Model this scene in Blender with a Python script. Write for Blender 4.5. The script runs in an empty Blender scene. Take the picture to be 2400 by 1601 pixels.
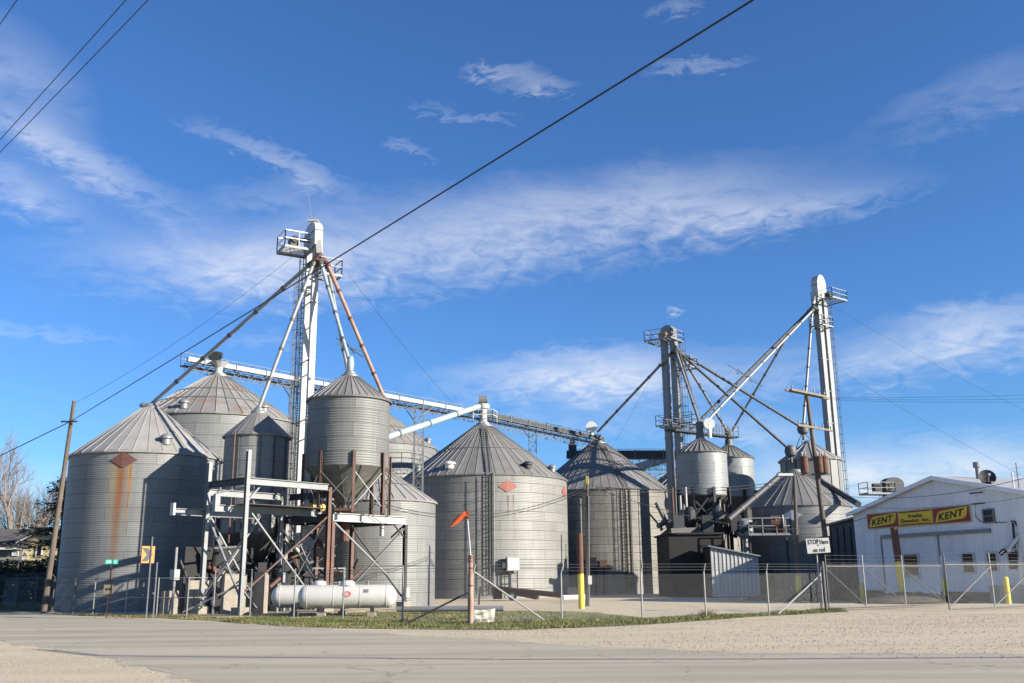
import bpy, math, random
from math import radians, sin, cos, tan, pi, atan2, sqrt, hypot
from mathutils import Vector, Matrix
random.seed(7)
SC = bpy.context.scene
COL = SC.collection
# ------------------------------------------------------------------ camera
CAM = Vector((0, 0, 1.7)); FPX = 2250.0; PITCH = 13.8; ROLL = -0.55
RM = Matrix.Rotation(radians(90 + PITCH), 3, 'X') @ Matrix.Rotation(radians(ROLL), 3, 'Z')
cd = bpy.data.cameras.new('camera'); cam = bpy.data.objects.new('camera', cd); COL.objects.link(cam)
cam.location = CAM; cam.rotation_euler = RM.to_euler()
cd.sensor_width = 36; cd.lens = FPX / 2400 * 36; cd.clip_start = .1; cd.clip_end = 6000
SC.camera = cam
# ------------------------------------------------------------------ light
SUN_AZ = 66.0   # degrees from straight behind the camera towards the right
SUN_EL = 20.0
SUNV = Vector((sin(radians(SUN_AZ)) * cos(radians(SUN_EL)), -cos(radians(SUN_AZ)) * cos(radians(SUN_EL)), sin(radians(SUN_EL))))
sl = bpy.data.lights.new('sun', 'SUN'); sl.energy = 5.0; sl.angle = radians(.5); sl.color = (1, .915, .78)
so = bpy.data.objects.new('sun', sl); COL.objects.link(so); so.location = (40, -30, 60)
so.rotation_euler = SUNV.to_track_quat('Z', 'Y').to_euler()
SC.view_settings.view_transform = 'Standard'; SC.view_settings.look = 'None'
SC.view_settings.exposure = 1.2; SC.view_settings.gamma = 1
SC.render.engine = 'CYCLES'
SC.cycles.max_bounces = 6; SC.cycles.transparent_max_bounces = 12

def ray(px, py):
    return (RM @ Vector(((px - 1200) / FPX, (800.5 - py) / FPX, -1))).normalized()
def P(px, py, Y):
    d = ray(px, py); return CAM + d * (Y / d.y)
def gp(px, py, z=0.0):
    d = ray(px, py); return CAM + d * ((z - CAM.z) / d.z)

# world: Nishita sky with drifting cirrus
W = bpy.data.worlds.new('World'); SC.world = W; W.use_nodes = True
nt = W.node_tree; nt.nodes.clear()
def N(t, typ, **kw):
    n = t.nodes.new(typ)
    for k, v in kw.items():
        if k.startswith('i_'):
            key = k[2:]; key = int(key) if key.isdigit() else key
            n.inputs[key].default_value = v
        else:
            setattr(n, k, v)
    return n
def L(t, a, b): t.links.new(a, b)
def M(t, op, a, b=None, c=None, clamp=False):
    n = t.nodes.new('ShaderNodeMath'); n.operation = op; n.use_clamp = clamp
    for i, v in enumerate((a, b, c)):
        if v is None: continue
        if isinstance(v, (int, float)): n.inputs[i].default_value = v
        else: t.links.new(v, n.inputs[i])
    return n.outputs[0]
def MIX(t, f, a, b, bt='MIX'):
    n = t.nodes.new('ShaderNodeMix'); n.data_type = 'RGBA'; n.blend_type = bt
    for s, v in ((n.inputs[0], f), (n.inputs[6], a), (n.inputs[7], b)):
        if isinstance(v, (int, float)): s.default_value = v
        elif isinstance(v, tuple): s.default_value = (*v[:3], 1)
        else: t.links.new(v, s)
    return n.outputs[2]
sky = N(nt, 'ShaderNodeTexSky', sky_type='NISHITA', sun_disc=False, sun_elevation=radians(SUN_EL),
        sun_rotation=radians(180 - SUN_AZ), altitude=200, air_density=1.0, dust_density=.25, ozone_density=3.5)
tc = N(nt, 'ShaderNodeTexCoord')
sx = N(nt, 'ShaderNodeSeparateXYZ'); L(nt, tc.outputs['Generated'], sx.inputs[0])
az = M(nt, 'ARCTAN2', sx.outputs[0], sx.outputs[1]); el = M(nt, 'ARCSINE', sx.outputs[2])
# fine wispy noise in (azimuth, elevation) stretched along the wind
cv = N(nt, 'ShaderNodeCombineXYZ'); L(nt, az, cv.inputs[0]); L(nt, M(nt, 'MULTIPLY', el, 2.6), cv.inputs[1])
rot = N(nt, 'ShaderNodeMapping'); rot.inputs['Rotation'].default_value = (0, 0, radians(-8)); L(nt, cv.outputs[0], rot.inputs[0])
n1 = N(nt, 'ShaderNodeTexNoise', i_Scale=7.0, i_Detail=9.0, i_Roughness=.62, i_Distortion=.5); L(nt, rot.outputs[0], n1.inputs['Vector'])
n2 = N(nt, 'ShaderNodeTexNoise', i_Scale=34.0, i_Detail=6.0, i_Roughness=.6, i_Distortion=.8); L(nt, rot.outputs[0], n2.inputs['Vector'])
n3 = N(nt, 'ShaderNodeTexNoise', i_Scale=2.2, i_Detail=3.0); L(nt, rot.outputs[0], n3.inputs['Vector'])
wx = M(nt, 'MULTIPLY', M(nt, 'SUBTRACT', n1.outputs[0], .5), .10); wy = M(nt, 'MULTIPLY', M(nt, 'SUBTRACT', n2.outputs[0], .5), .05)
azw = M(nt, 'ADD', az, wx); elw = M(nt, 'ADD', el, wy)
# cloud banks: photograph position, half sizes, tilt (rise to the right), density
BANKS = [(900, 590, 600, 100, .10, .58), (1500, 480, 430, 95, .0, .5), (640, 640, 300, 75, .06, .38), (1850, 490, 260, 36, .06, .32),
         (50, 190, 150, 120, -.3, .36), (180, 370, 210, 42, -.35, .55), (20, 430, 150, 45, -.2, .5),
         (2320, 210, 200, 75, .1, .28), (1400, 890, 330, 62, .02, .75), (1330, 860, 200, 40, .05, .4), (2200, 820, 420, 62, .05, .6), (2330, 745, 200, 40, .0, .4),
         (2180, 1075, 330, 55, 0, .55), (2100, 1120, 330, 50, 0, .55), (1750, 1010, 160, 40, 0, .5), (2000, 1180, 400, 70, 0, .45),
         (1230, 170, 80, 24, -.1, .3), (1270, 205, 100, 20, 0, .36), (1640, 150, 130, 16, -.02, .32), (590, 350, 170, 28, -.3, .3), (690, 390, 120, 26, -.3, .3),
         (600, 455, 150, 40, .1, .25), (80, 780, 200, 18, 0, .3), (620, 795, 120, 22, .06, .3), (1600, 725, 22, 9, 0, .5), (1360, 1000, 180, 40, 0, .3),
         (1130, 165, 60, 18, 0, .35), (1000, 250, 80, 18, -.2, .22), (980, 345, 60, 14, -.3, .25), (1140, 270, 90, 14, 0, .25), (60, 1130, 260, 60, 0, .35), (1590, 15, 60, 22, 0, .3)]
tot = None
for (bx, by, hx, hy, tl, am) in BANKS:
    d0 = ray(bx, by); a0 = atan2(d0.x, d0.y); e0 = math.asin(d0.z); k = 1 / FPX
    sa = k * hx / max(.5, cos(e0)); se = k * hy
    du = M(nt, 'SUBTRACT', azw, a0); dv = M(nt, 'SUBTRACT', elw, e0)
    dv2 = M(nt, 'MULTIPLY_ADD', du, -tl, dv)
    q = M(nt, 'ADD', M(nt, 'POWER', M(nt, 'ABSOLUTE', M(nt, 'DIVIDE', du, sa)), 2), M(nt, 'POWER', M(nt, 'ABSOLUTE', M(nt, 'DIVIDE', dv2, se)), 2))
    g = M(nt, 'MULTIPLY', M(nt, 'EXPONENT', M(nt, 'MULTIPLY', q, -1.1)), am)
    tot = g if tot is None else M(nt, 'ADD', tot, g)
# the same kind of thin cloud goes on outside the frame
front = M(nt, 'GREATER_THAN', M(nt, 'MULTIPLY', sx.outputs[1], 1), .72)
away = M(nt, 'MULTIPLY', M(nt, 'SUBTRACT', 1, front), M(nt, 'MULTIPLY', M(nt, 'SUBTRACT', n3.outputs[0], .44, clamp=True), .9))
tot = M(nt, 'ADD', tot, away)
tex = M(nt, 'ADD', M(nt, 'MULTIPLY', n1.outputs[0], 1.0), M(nt, 'MULTIPLY', n2.outputs[0], .75))
cl = M(nt, 'MULTIPLY', tot, M(nt, 'MAXIMUM', M(nt, 'SUBTRACT', M(nt, 'MULTIPLY', tex, 2.0), .78), 0.02))
cl = M(nt, 'MINIMUM', M(nt, 'MAXIMUM', M(nt, 'SUBTRACT', M(nt, 'MULTIPLY', cl, .66), .06), 0), .72)
SKYK = (.71, 1.10, 1.57)
skyc = MIX(nt, 1.0, sky.outputs[0], SKYK, 'MULTIPLY')
CLOUDC = (8.0, 8.3, 8.9)
mixc = MIX(nt, cl, skyc, CLOUDC)
bg = N(nt, 'ShaderNodeBackground', i_Strength=.05); L(nt, mixc, bg.inputs[0])
W.cycles.sampling_method = 'MANUAL'; W.cycles.sample_map_resolution = 256
wo = N(nt, 'ShaderNodeOutputWorld'); L(nt, bg.outputs[0], wo.inputs[0])

# ------------------------------------------------------------------ helpers
WL = {}
def tag(o, label=None, cat=None, group=None, kind=None):
    if label: o['label'] = label
    if cat: o['category'] = cat
    if group: o['group'] = group
    if kind: o['kind'] = kind
    return o
def thing(name, label, cat, loc, group=None):
    o = bpy.data.objects.new(name, None); COL.objects.link(o); o.empty_display_size = .3
    o.location = loc; WL[o.name] = Vector(loc); return tag(o, label, cat, group)
def link(name, me, parent=None, loc=(0, 0, 0), rz=0):
    o = bpy.data.objects.new(name, me); COL.objects.link(o)
    o.location = loc; o.rotation_euler = (0, 0, rz)
    if parent is not None:
        o.parent = parent; WL[o.name] = WL[parent.name]
    else: WL[o.name] = Vector(loc)
    return o
def V(*a): return Vector(a[0]) if len(a) == 1 else Vector(a)
def frame(d, up=(0, 0, 1)):
    d = d.normalized(); u = Vector(up)
    if abs(d.dot(u)) > .98: u = Vector((0, 1, 0)) if abs(d.y) < .9 else Vector((1, 0, 0))
    x = d.cross(u).normalized(); return x, x.cross(d).normalized()
class MB:
    def __init__(s): s.v = []; s.f = []
    def add(s, vs, fs):
        b = len(s.v); s.v += [tuple(v) for v in vs]; s.f += [tuple(i + b for i in f) for f in fs]; return s
    def box(s, c, size, ax=None):
        c = V(c); a = ax or (V(1, 0, 0), V(0, 1, 0), V(0, 0, 1)); h = [q / 2 for q in size]; vs = []
        for k in (-1, 1):
            for j in (-1, 1):
                for i in (-1, 1): vs.append(c + a[0] * (i * h[0]) + a[1] * (j * h[1]) + a[2] * (k * h[2]))
        return s.add(vs, [(0, 2, 3, 1), (4, 5, 7, 6), (0, 1, 5, 4), (2, 6, 7, 3), (0, 4, 6, 2), (1, 3, 7, 5)])
    def bar(s, a, b, w, h, up=(0, 0, 1)):
        a = V(a); b = V(b); x, y = frame(b - a, up); vs = []
        for p in (a, b):
            for i, j in ((-1, -1), (1, -1), (1, 1), (-1, 1)): vs.append(p + x * (i * w / 2) + y * (j * h / 2))
        return s.add(vs, [(0, 1, 2, 3), (7, 6, 5, 4), (0, 4, 5, 1), (1, 5, 6, 2), (2, 6, 7, 3), (3, 7, 4, 0)])
    def ibeam(s, a, b, w, h, t=.03, up=(0, 0, 1)):
        a = V(a); b = V(b); x, y = frame(b - a, up)
        s.bar(a + y * (h / 2 - t / 2), b + y * (h / 2 - t / 2), w, t, up); s.bar(a - y * (h / 2 - t / 2), b - y * (h / 2 - t / 2), w, t, up)
        return s.bar(a, b, t * .8, h - 2 * t, up)
    def tube(s, pts, r, n=8, caps=True, r1=None):
        pts = [V(p) for p in pts]; m = len(pts); b = []; vs = []; fs = []
        for k, p in enumerate(pts):
            d = (pts[min(k + 1, m - 1)] - pts[max(k - 1, 0)])
            x, y = frame(d); rr = r if r1 is None else r + (r1 - r) * k / (m - 1)
            for i in range(n): vs.append(p + x * (rr * cos(2 * pi * i / n)) + y * (rr * sin(2 * pi * i / n)))
        for k in range(m - 1):
            for i in range(n): fs.append((k * n + i, k * n + (i + 1) % n, (k + 1) * n + (i + 1) % n, (k + 1) * n + i))
        if caps: fs += [tuple(range(n))[::-1], tuple((m - 1) * n + i for i in range(n))]
        return s.add(vs, fs)
    def lathe(s, c, prof, n=24, cap=True):
        c = V(c); vs = []; fs = []; m = len(prof)
        for r, z in prof:
            for i in range(n): vs.append(c + V(r * cos(2 * pi * i / n), r * sin(2 * pi * i / n), z))
        for k in range(m - 1):
            for i in range(n): fs.append((k * n + i, k * n + (i + 1) % n, (k + 1) * n + (i + 1) % n, (k + 1) * n + i))
        if cap: fs += [tuple(range(n))[::-1], tuple((m - 1) * n + i for i in range(n))]
        return s.add(vs, fs)
    def ext(s, poly, d):
        """polygon (world points) extruded by vector d"""
        n = len(poly); poly = [V(p) for p in poly]; d = V(d)
        vs = poly + [p + d for p in poly]
        return s.add(vs, [tuple(range(n))[::-1], tuple(range(n, 2 * n))] + [(i, (i + 1) % n, n + (i + 1) % n, n + i) for i in range(n)])
    def mesh(s, name, mat, smooth=False, org=(0, 0, 0)):
        me = bpy.data.meshes.new(name); o = V(org)
        me.from_pydata([tuple(V(v) - o) for v in s.v], [], s.f); me.materials.append(mat)
        if smooth:
            me.polygons.foreach_set('use_smooth', [True] * len(me.polygons))
        me.update(); return me
    def build(s, name, mat, parent=None, loc=None, smooth=False, label=None, cat=None, group=None, kind=None):
        if parent is not None: org = WL[parent.name]
        else:
            org = V(loc) if loc is not None else V(min(v[0] for v in s.v) * .5 + max(v[0] for v in s.v) * .5, min(v[1] for v in s.v) * .5 + max(v[1] for v in s.v) * .5, min(v[2] for v in s.v))
        o = link(name, s.mesh(name, mat, smooth, org), parent, (0, 0, 0) if parent is not None else org)
        return tag(o, label, cat, group, kind)
def autosmooth(o, ang=40):
    me = o.data
    me.polygons.foreach_set('use_smooth', [True] * len(me.polygons))
    try: me.set_sharp_from_angle(angle=radians(ang))
    except Exception: pass
    return o

# ------------------------------------------------------------------ materials
MATS = {}
def mat(name, col, rough=.6, metal=0.0, vary=.18, scale=1.3, streak=0.0, rust=0.0, rustc=(.13, .055, .025), rscale=.8, rnd=0.0, bump=0.0, bscale=30, spec=.5, dirt=None, extra=None):
    m = bpy.data.materials.new(name); m.use_nodes = True; t = m.node_tree
    b = t.nodes['Principled BSDF']; b.inputs['Roughness'].default_value = rough; b.inputs['Metallic'].default_value = metal
    b.inputs['Specular IOR Level'].default_value = spec
    geo = N(t, 'ShaderNodeNewGeometry'); pos = geo.outputs['Position']
    nz = N(t, 'ShaderNodeTexNoise', i_Scale=scale, i_Detail=7.0, i_Roughness=.6); L(t, pos, nz.inputs['Vector'])
    f = M(t, 'MULTIPLY_ADD', M(t, 'SUBTRACT', nz.outputs[0], .5), vary * 4, 1.0)
    if streak:
        mp = N(t, 'ShaderNodeMapping'); mp.inputs['Scale'].default_value = (5, 5, .22); L(t, pos, mp.inputs[0])
        ns = N(t, 'ShaderNodeTexNoise', i_Scale=1.0, i_Detail=5.0, i_Roughness=.7); L(t, mp.outputs[0], ns.inputs['Vector'])
        f = M(t, 'MULTIPLY', f, M(t, 'MULTIPLY_ADD', M(t, 'SUBTRACT', ns.outputs[0], .5), streak * 4, 1.0))
    if rnd:
        oi = N(t, 'ShaderNodeObjectInfo'); f = M(t, 'MULTIPLY', f, M(t, 'MULTIPLY_ADD', oi.outputs['Random'], 2 * rnd, 1 - rnd))
    f = M(t, 'MAXIMUM', f, .15)
    cc = N(t, 'ShaderNodeCombineXYZ')
    for i in range(3): L(t, f, cc.inputs[i])
    c = MIX(t, 1.0, (*col, 1), cc.outputs[0], 'MULTIPLY')
    if rust:
        nr = N(t, 'ShaderNodeTexNoise', i_Scale=rscale, i_Detail=9.0, i_Roughness=.68); L(t, pos, nr.inputs['Vector'])
        rm = N(t, 'ShaderNodeMapRange', i_1=.62 - rust * .3, i_2=.74 - rust * .25); L(t, nr.outputs[0], rm.inputs[0])
        rc = MIX(t, nz.outputs[0], (*rustc, 1), tuple(min(1, x * 2.1) for x in rustc))
        c = MIX(t, M(t, 'MULTIPLY', rm.outputs[0], .85), c, rc)
    if extra: c = extra(t, c, pos, nz)
    L(t, c, b.inputs['Base Color'])
    if bump:
        nb = N(t, 'ShaderNodeTexNoise', i_Scale=bscale, i_Detail=5.0); L(t, pos, nb.inputs['Vector'])
        bp = N(t, 'ShaderNodeBump', i_Strength=bump, i_Distance=.02); L(t, nb.outputs[0], bp.inputs['Height']); L(t, bp.outputs[0], b.inputs['Normal'])
    MATS[name] = m; return m
def stain(specs):
    """rust or soot runs on a bin wall: (point on wall, tangent, top z, bottom z, half width, colour, strength)"""
    def fn(t, c, pos, nz):
        for (p, tg, z1, z0, w, colr, st) in specs:
            vs = N(t, 'ShaderNodeVectorMath', operation='SUBTRACT'); L(t, pos, vs.inputs[0]); vs.inputs[1].default_value = p
            dt = N(t, 'ShaderNodeVectorMath', operation='DOT_PRODUCT'); L(t, vs.outputs[0], dt.inputs[0]); dt.inputs[1].default_value = tg
            nrm = N(t, 'ShaderNodeVectorMath', operation='LENGTH'); L(t, vs.outputs[0], nrm.inputs[0])
            sp = N(t, 'ShaderNodeSeparateXYZ'); L(t, pos, sp.inputs[0])
            mp = N(t, 'ShaderNodeMapping'); mp.inputs['Scale'].default_value = (17, 17, .3); L(t, pos, mp.inputs[0])
            ns = N(t, 'ShaderNodeTexNoise', i_Scale=1.0, i_Detail=4.0); L(t, mp.outputs[0], ns.inputs['Vector'])
            fr = M(t, 'DIVIDE', M(t, 'SUBTRACT', z1, sp.outputs[2]), z1 - z0)           # 0 at the top, 1 at the foot
            wid = M(t, 'MULTIPLY', M(t, 'MULTIPLY_ADD', fr, -.75, 1.0), w)
            across = M(t, 'SUBTRACT', 1.15, M(t, 'DIVIDE', M(t, 'ABSOLUTE', M(t, 'ADD', dt.outputs['Value'], M(t, 'MULTIPLY', M(t, 'SUBTRACT', ns.outputs[0], .5), w * 1.2))), M(t, 'MAXIMUM', wid, .02)), clamp=True)
            lim = M(t, 'MULTIPLY', M(t, 'GREATER_THAN', fr, 0.0), M(t, 'SUBTRACT', 1.15, fr, clamp=True))
            near = M(t, 'LESS_THAN', M(t, 'ABSOLUTE', dt.outputs['Value']), 1.6)
            f = M(t, 'MULTIPLY', M(t, 'MULTIPLY', M(t, 'MULTIPLY', across, lim), near), M(t, 'MULTIPLY', M(t, 'MULTIPLY_ADD', ns.outputs[0], 1.5, .1), st), clamp=True)
            c = MIX(t, f, c, (*colr, 1))
        return c
    return fn
GALV = (.165, .169, .166)
galv = mat('galvanised_steel', GALV, .55, .1, .08, .9, .12, rnd=.09)
galv_old = mat('weathered_galvanised_steel', (.155, .15, .138), .6, .1, .12, .7, .24, rnd=.10, rust=.04)
galv_plain = mat('plain_galvanised_pipe', (.205, .213, .215), .5, .3, .12, 2, .0)
galv_dark = mat('dull_dark_galvanised', (.10, .103, .103), .6, .3, .15, 1.5, .15, rnd=.08)
roof_light = mat('galvanised_roof_sheet', (.27, .26, .245), .55, .1, .12, 1.2, rnd=.10, rust=.03)
roof_rusty = mat('rust_stained_roof_sheet', (.21, .205, .195), .6, .1, .15, 1.0, rnd=.14, rust=.36, rustc=(.15, .085, .055), rscale=.9)
roof_brown = mat('browned_roof_sheet', (.172, .167, .16), .55, .1, .16, 1.2, rnd=.16, rust=.12, rustc=(.11, .078, .062), rscale=1.2)
core_m = mat('dark_seam_behind_sheets', (.03, .03, .032), .8)
rust_m = mat('rusted_steel', (.105, .05, .034), .8, 0, .3, 3, bump=.3)
rust_paint = mat('red_primer_steel', (.105, .056, .043), .7, 0, .25, 2, rust=.2)
white_p = mat('white_tower_paint', (.40, .397, .378), .5, 0, .10, 1.5, .06, rust=.02)
grey_p = mat('silver_grey_steel_paint', (.2, .21, .212), .5, .1, .15, 2.5, rust=.05)
pipe_g = mat('grey_spout_pipe', (.25, .255, .25), .5, .2, .16, 2.0, rust=.03)
pipe_b = mat('pale_blue_spout_pipe', (.29, .345, .37), .5, .1, .12, 2.0)
pipe_d = mat('dark_stained_spout_pipe', (.06, .063, .067), .6, .2, .15, 2.0)
pipe_r = mat('rusty_spout_pipe', (.30, .20, .15), .7, .1, .2, 2.0, rust=.45, rustc=(.17, .075, .045), rscale=1.3)
dark_m = mat('dark_steel', (.035, .036, .038), .6, .3, .2, 3)
black_m = mat('black_rubber_cable', (.012, .012, .013), .6)
conc = mat('weathered_concrete', (.25, .22, .18), .9, 0, .2, 2, .12, bump=.3)
wood = mat('weathered_pole_wood', (.105, .084, .066), .9, 0, .25, 3, .3, bump=.4)
wood_l = mat('pale_crossarm_wood', (.17, .145, .11), .9, 0, .3, 6, bump=.4)
yellow = mat('yellow_safety_paint', (.62, .47, .03), .5, 0, .12, 3, rust=.02)
orange = mat('faded_orange_cloth', (.55, .10, .03), .9, 0, .2, 6)
tank_m = mat('silver_white_tank_paint', (.6, .585, .54), .32, .15, .05, 2)
chrome = mat('fence_wire_zinc', (.17, .175, .175), .5, .5, .1, 3)
fence_p = mat('fence_pipe_zinc', (.25, .25, .24), .5, .3, .15, 4)
gate_p = mat('dark_gate_pipe', (.10, .10, .10), .6, .3, .25, 4, rust=.15)
brick_red = mat('faded_red_enamel', (.25, .085, .06), .6, 0, .2, 4, rust=.25)
dia_rust = mat('rusted_diamond_plate', (.10, .04, .032), .75, 0, .25, 4)
glass = mat('dark_window_glass', (.006, .007, .009), .2, 0, .1, 1, spec=.25)
# ------------------------------------------------------------------ ground
def sheet(name, pts, z, m, kind='structure', label=None):
    mb = MB(); mb.add([V(p.x, p.y, z) for p in pts], [tuple(range(len(pts)))])
    return tag(link(name, mb.mesh(name, m, org=(0, 0, 0))), label, None, None, kind)
def gravel_extra(t, c, pos, nz):
    n = N(t, 'ShaderNodeTexNoise', i_Scale=16.0, i_Detail=6.0, i_Roughness=.75); L(t, pos, n.inputs['Vector'])
    v = N(t, 'ShaderNodeTexVoronoi', i_Scale=11.0); L(t, pos, v.inputs['Vector'])
    r = N(t, 'ShaderNodeMapRange', i_1=.30, i_2=.70, i_3=.62, i_4=1.3); L(t, n.outputs[0], r.inputs[0])
    k = M(t, 'MULTIPLY', r.outputs[0], M(t, 'MULTIPLY_ADD', v.outputs['Distance'], .25, .9))
    cc = N(t, 'ShaderNodeCombineXYZ')
    for i in range(3): L(t, k, cc.inputs[i])
    c = MIX(t, 1.0, c, cc.outputs[0], 'MULTIPLY')
    # long soft wheel-worn bands of paler fines
    mp = N(t, 'ShaderNodeMapping'); mp.inputs['Scale'].default_value = (.06, .5, 1); L(t, pos, mp.inputs[0])
    w = N(t, 'ShaderNodeTexNoise', i_Scale=1.0, i_Detail=4.0); L(t, mp.outputs[0], w.inputs['Vector'])
    wr = N(t, 'ShaderNodeMapRange', i_1=.42, i_2=.66); L(t, w.outputs[0], wr.inputs[0])
    return MIX(t, M(t, 'MULTIPLY', wr.outputs[0], .5), c, (.53, .45, .315, 1))
gravel_m = mat('tan_gravel', (.435, .365, .25), .95, 0, .10, .35, bump=.35, bscale=22, extra=gravel_extra)
def road_extra(t, c, pos, nz):
    n = N(t, 'ShaderNodeTexNoise', i_Scale=40.0, i_Detail=4.0, i_Roughness=.8); L(t, pos, n.inputs['Vector'])
    k = M(t, 'MULTIPLY_ADD', n.outputs[0], .7, .65)
    cc = N(t, 'ShaderNodeCombineXYZ')
    for i in range(3): L(t, k, cc.inputs[i])
    c = MIX(t, 1.0, c, cc.outputs[0], 'MULTIPLY')
    mp = N(t, 'ShaderNodeMapping'); mp.inputs['Rotation'].default_value = (0, 0, radians(14)); mp.inputs['Scale'].default_value = (.05, .55, 1); L(t, pos, mp.inputs[0])
    w = N(t, 'ShaderNodeTexNoise', i_Scale=1.0, i_Detail=6.0, i_Roughness=.6); L(t, mp.outputs[0], w.inputs['Vector'])
    wr = N(t, 'ShaderNodeMapRange', i_1=.40, i_2=.62); L(t, w.outputs[0], wr.inputs[0])
    c = MIX(t, M(t, 'MULTIPLY', wr.outputs[0], .65), c, (.455, .40, .29, 1))
    # hair cracks
    vo = N(t, 'ShaderNodeTexVoronoi', feature='DISTANCE_TO_EDGE', i_Scale=.22)
    nw = N(t, 'ShaderNodeTexNoise', i_Scale=1.3, i_Detail=5.0); L(t, pos, nw.inputs['Vector'])
    av = N(t, 'ShaderNodeVectorMath', operation='MULTIPLY_ADD'); L(t, nw.outputs['Color'], av.inputs[0]); av.inputs[1].default_value = (1.6, 1.6, 0); L(t, pos, av.inputs[2])
    L(t, av.outputs[0], vo.inputs['Vector'])
    cr = M(t, 'MULTIPLY', M(t, 'LESS_THAN', vo.outputs['Distance'], .005), M(t, 'GREATER_THAN', nz.outputs[0], .47))
    return MIX(t, M(t, 'MULTIPLY', cr, .45), c, (.10, .09, .08, 1))
road_m = mat('dusty_asphalt', (.295, .263, .205), .9, 0, .10, .5, bump=.5, bscale=45, extra=road_extra)
def lawn_extra(t, c, pos, nz):
    n = N(t, 'ShaderNodeTexNoise', i_Scale=1.2, i_Detail=8.0, i_Roughness=.7); L(t, pos, n.inputs['Vector'])
    return MIX(t, n.outputs[0], (.035, .06, .012, 1), (.17, .15, .055, 1))
lawn_m = mat('rough_lawn', (.1, .11, .04), .95, 0, .2, .6, bump=.8, bscale=10, extra=lawn_extra)
dirt_m = mat('dark_soil', (.06, .05, .038), .95, 0, .3, 2, bump=.8, bscale=8)
g = MB(); R = 3000; g.add([(-R, -60, 0), (R, -60, 0), (R, R, 0), (-R, R, 0)], [(0, 1, 2, 3)])
tag(link('ground', g.mesh('ground', gravel_m)), None, None, None, 'structure')
far = [(-260, 1404), (0, 1434), (204, 1446), (367, 1451), (587, 1464), (766, 1474), (970, 1490), (1200, 1502), (1404, 1515), (1710, 1529), (2068, 1531), (2400, 1533), (2900, 1530)]
near = [(460, 1605), (357, 1571), (230, 1541), (102, 1518), (0, 1505), (-260, 1470)]
def wob(pts, amp=.35, n=5):
    out = []
    for i in range(len(pts) - 1):
        for k in range(n):
            d_ = (pts[i + 1] - pts[i]).normalized(); p = pts[i].lerp(pts[i + 1], k / n); out.append(p + V(-d_.y, d_.x, 0) * (random.uniform(-1, 1) * amp if k else 0))
    out.append(pts[-1]); return out
fr = wob([gp(*p) for p in far], .25, 12); nr = wob([gp(*p) for p in near], .22, 9)
sheet('road', fr + [V(26, 6, 0), V(10, 2, 0), V(-2, 6, 0)] + nr, .004, road_m)
# lawn beyond the left bins, grass verge along the fence, yard grass
sheet('lawn', [V(-140, 57.5, 0), V(-29.2, 56.5, 0), V(-26, 70, 0), V(-30, 90, 0), V(-60, 150, 0), V(-300, 160, 0)], .006, lawn_m)
VERGE = [gp(*p) for p in [(120, 1440), (430, 1441), (510, 1441), (700, 1438), (900, 1435), (1100, 1432), (1350, 1434), (1455, 1443), (1506, 1450), (1736, 1441), (1966, 1428), (1990, 1434), (1761, 1446), (1557, 1462), (1353, 1472), (1200, 1477), (868, 1474), (663, 1469), (510, 1457), (367, 1449), (204, 1444)]]
VERGE = wob(VERGE, .2, 3)
def verge_extra(t, c, pos, nz):
    n = N(t, 'ShaderNodeTexNoise', i_Scale=.9, i_Detail=8.0, i_Roughness=.75); L(t, pos, n.inputs['Vector'])
    r = N(t, 'ShaderNodeMapRange', i_1=.38, i_2=.62); L(t, n.outputs[0], r.inputs[0])
    return MIX(t, r.outputs[0], (.05, .062, .02, 1), (.22, .18, .10, 1))
verge_m = mat('patchy_verge_soil', (.12, .11, .05), .95, 0, .2, 2, bump=.8, bscale=12, extra=verge_extra)
sheet('grass_verge_ground', VERGE, .008, verge_m)

# ------------------------------------------------------------------ grain bins
def bearing(px, py): d = ray(px, py); return atan2(d.x, d.y)
def circ(pl, pr, py, Y):
    a, b = bearing(pl, py), bearing(pr, py); m = (a + b) / 2; dist = Y / cos(m)
    return dist * sin(m), Y, dist * sin((b - a) / 2)
SHEETS = {}
def wall_sheet(r, h, a, lam, m, amp):
    k = (round(r, 3), round(h, 3), round(a, 4), lam, m.name)
    if k in SHEETS: return SHEETS[k]
    n = max(6, int(a * r / .35)); rows = max(4, int(h / lam * 4)); vs = []; fs = []
    for j in range(rows + 1):
        z = h * j / rows; rr = r + amp * sin(2 * pi * z / lam)
        for i in range(n + 1): vs.append((rr * cos(a * i / n), rr * sin(a * i / n), z))
    for j in range(rows):
        for i in range(n): q = j * (n + 1) + i; fs.append((q, q + 1, q + n + 2, q + n + 1))
    mb = MB(); mb.add(vs, fs); SHEETS[k] = mb.mesh('wall_sheet', m, True); return SHEETS[k]
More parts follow.
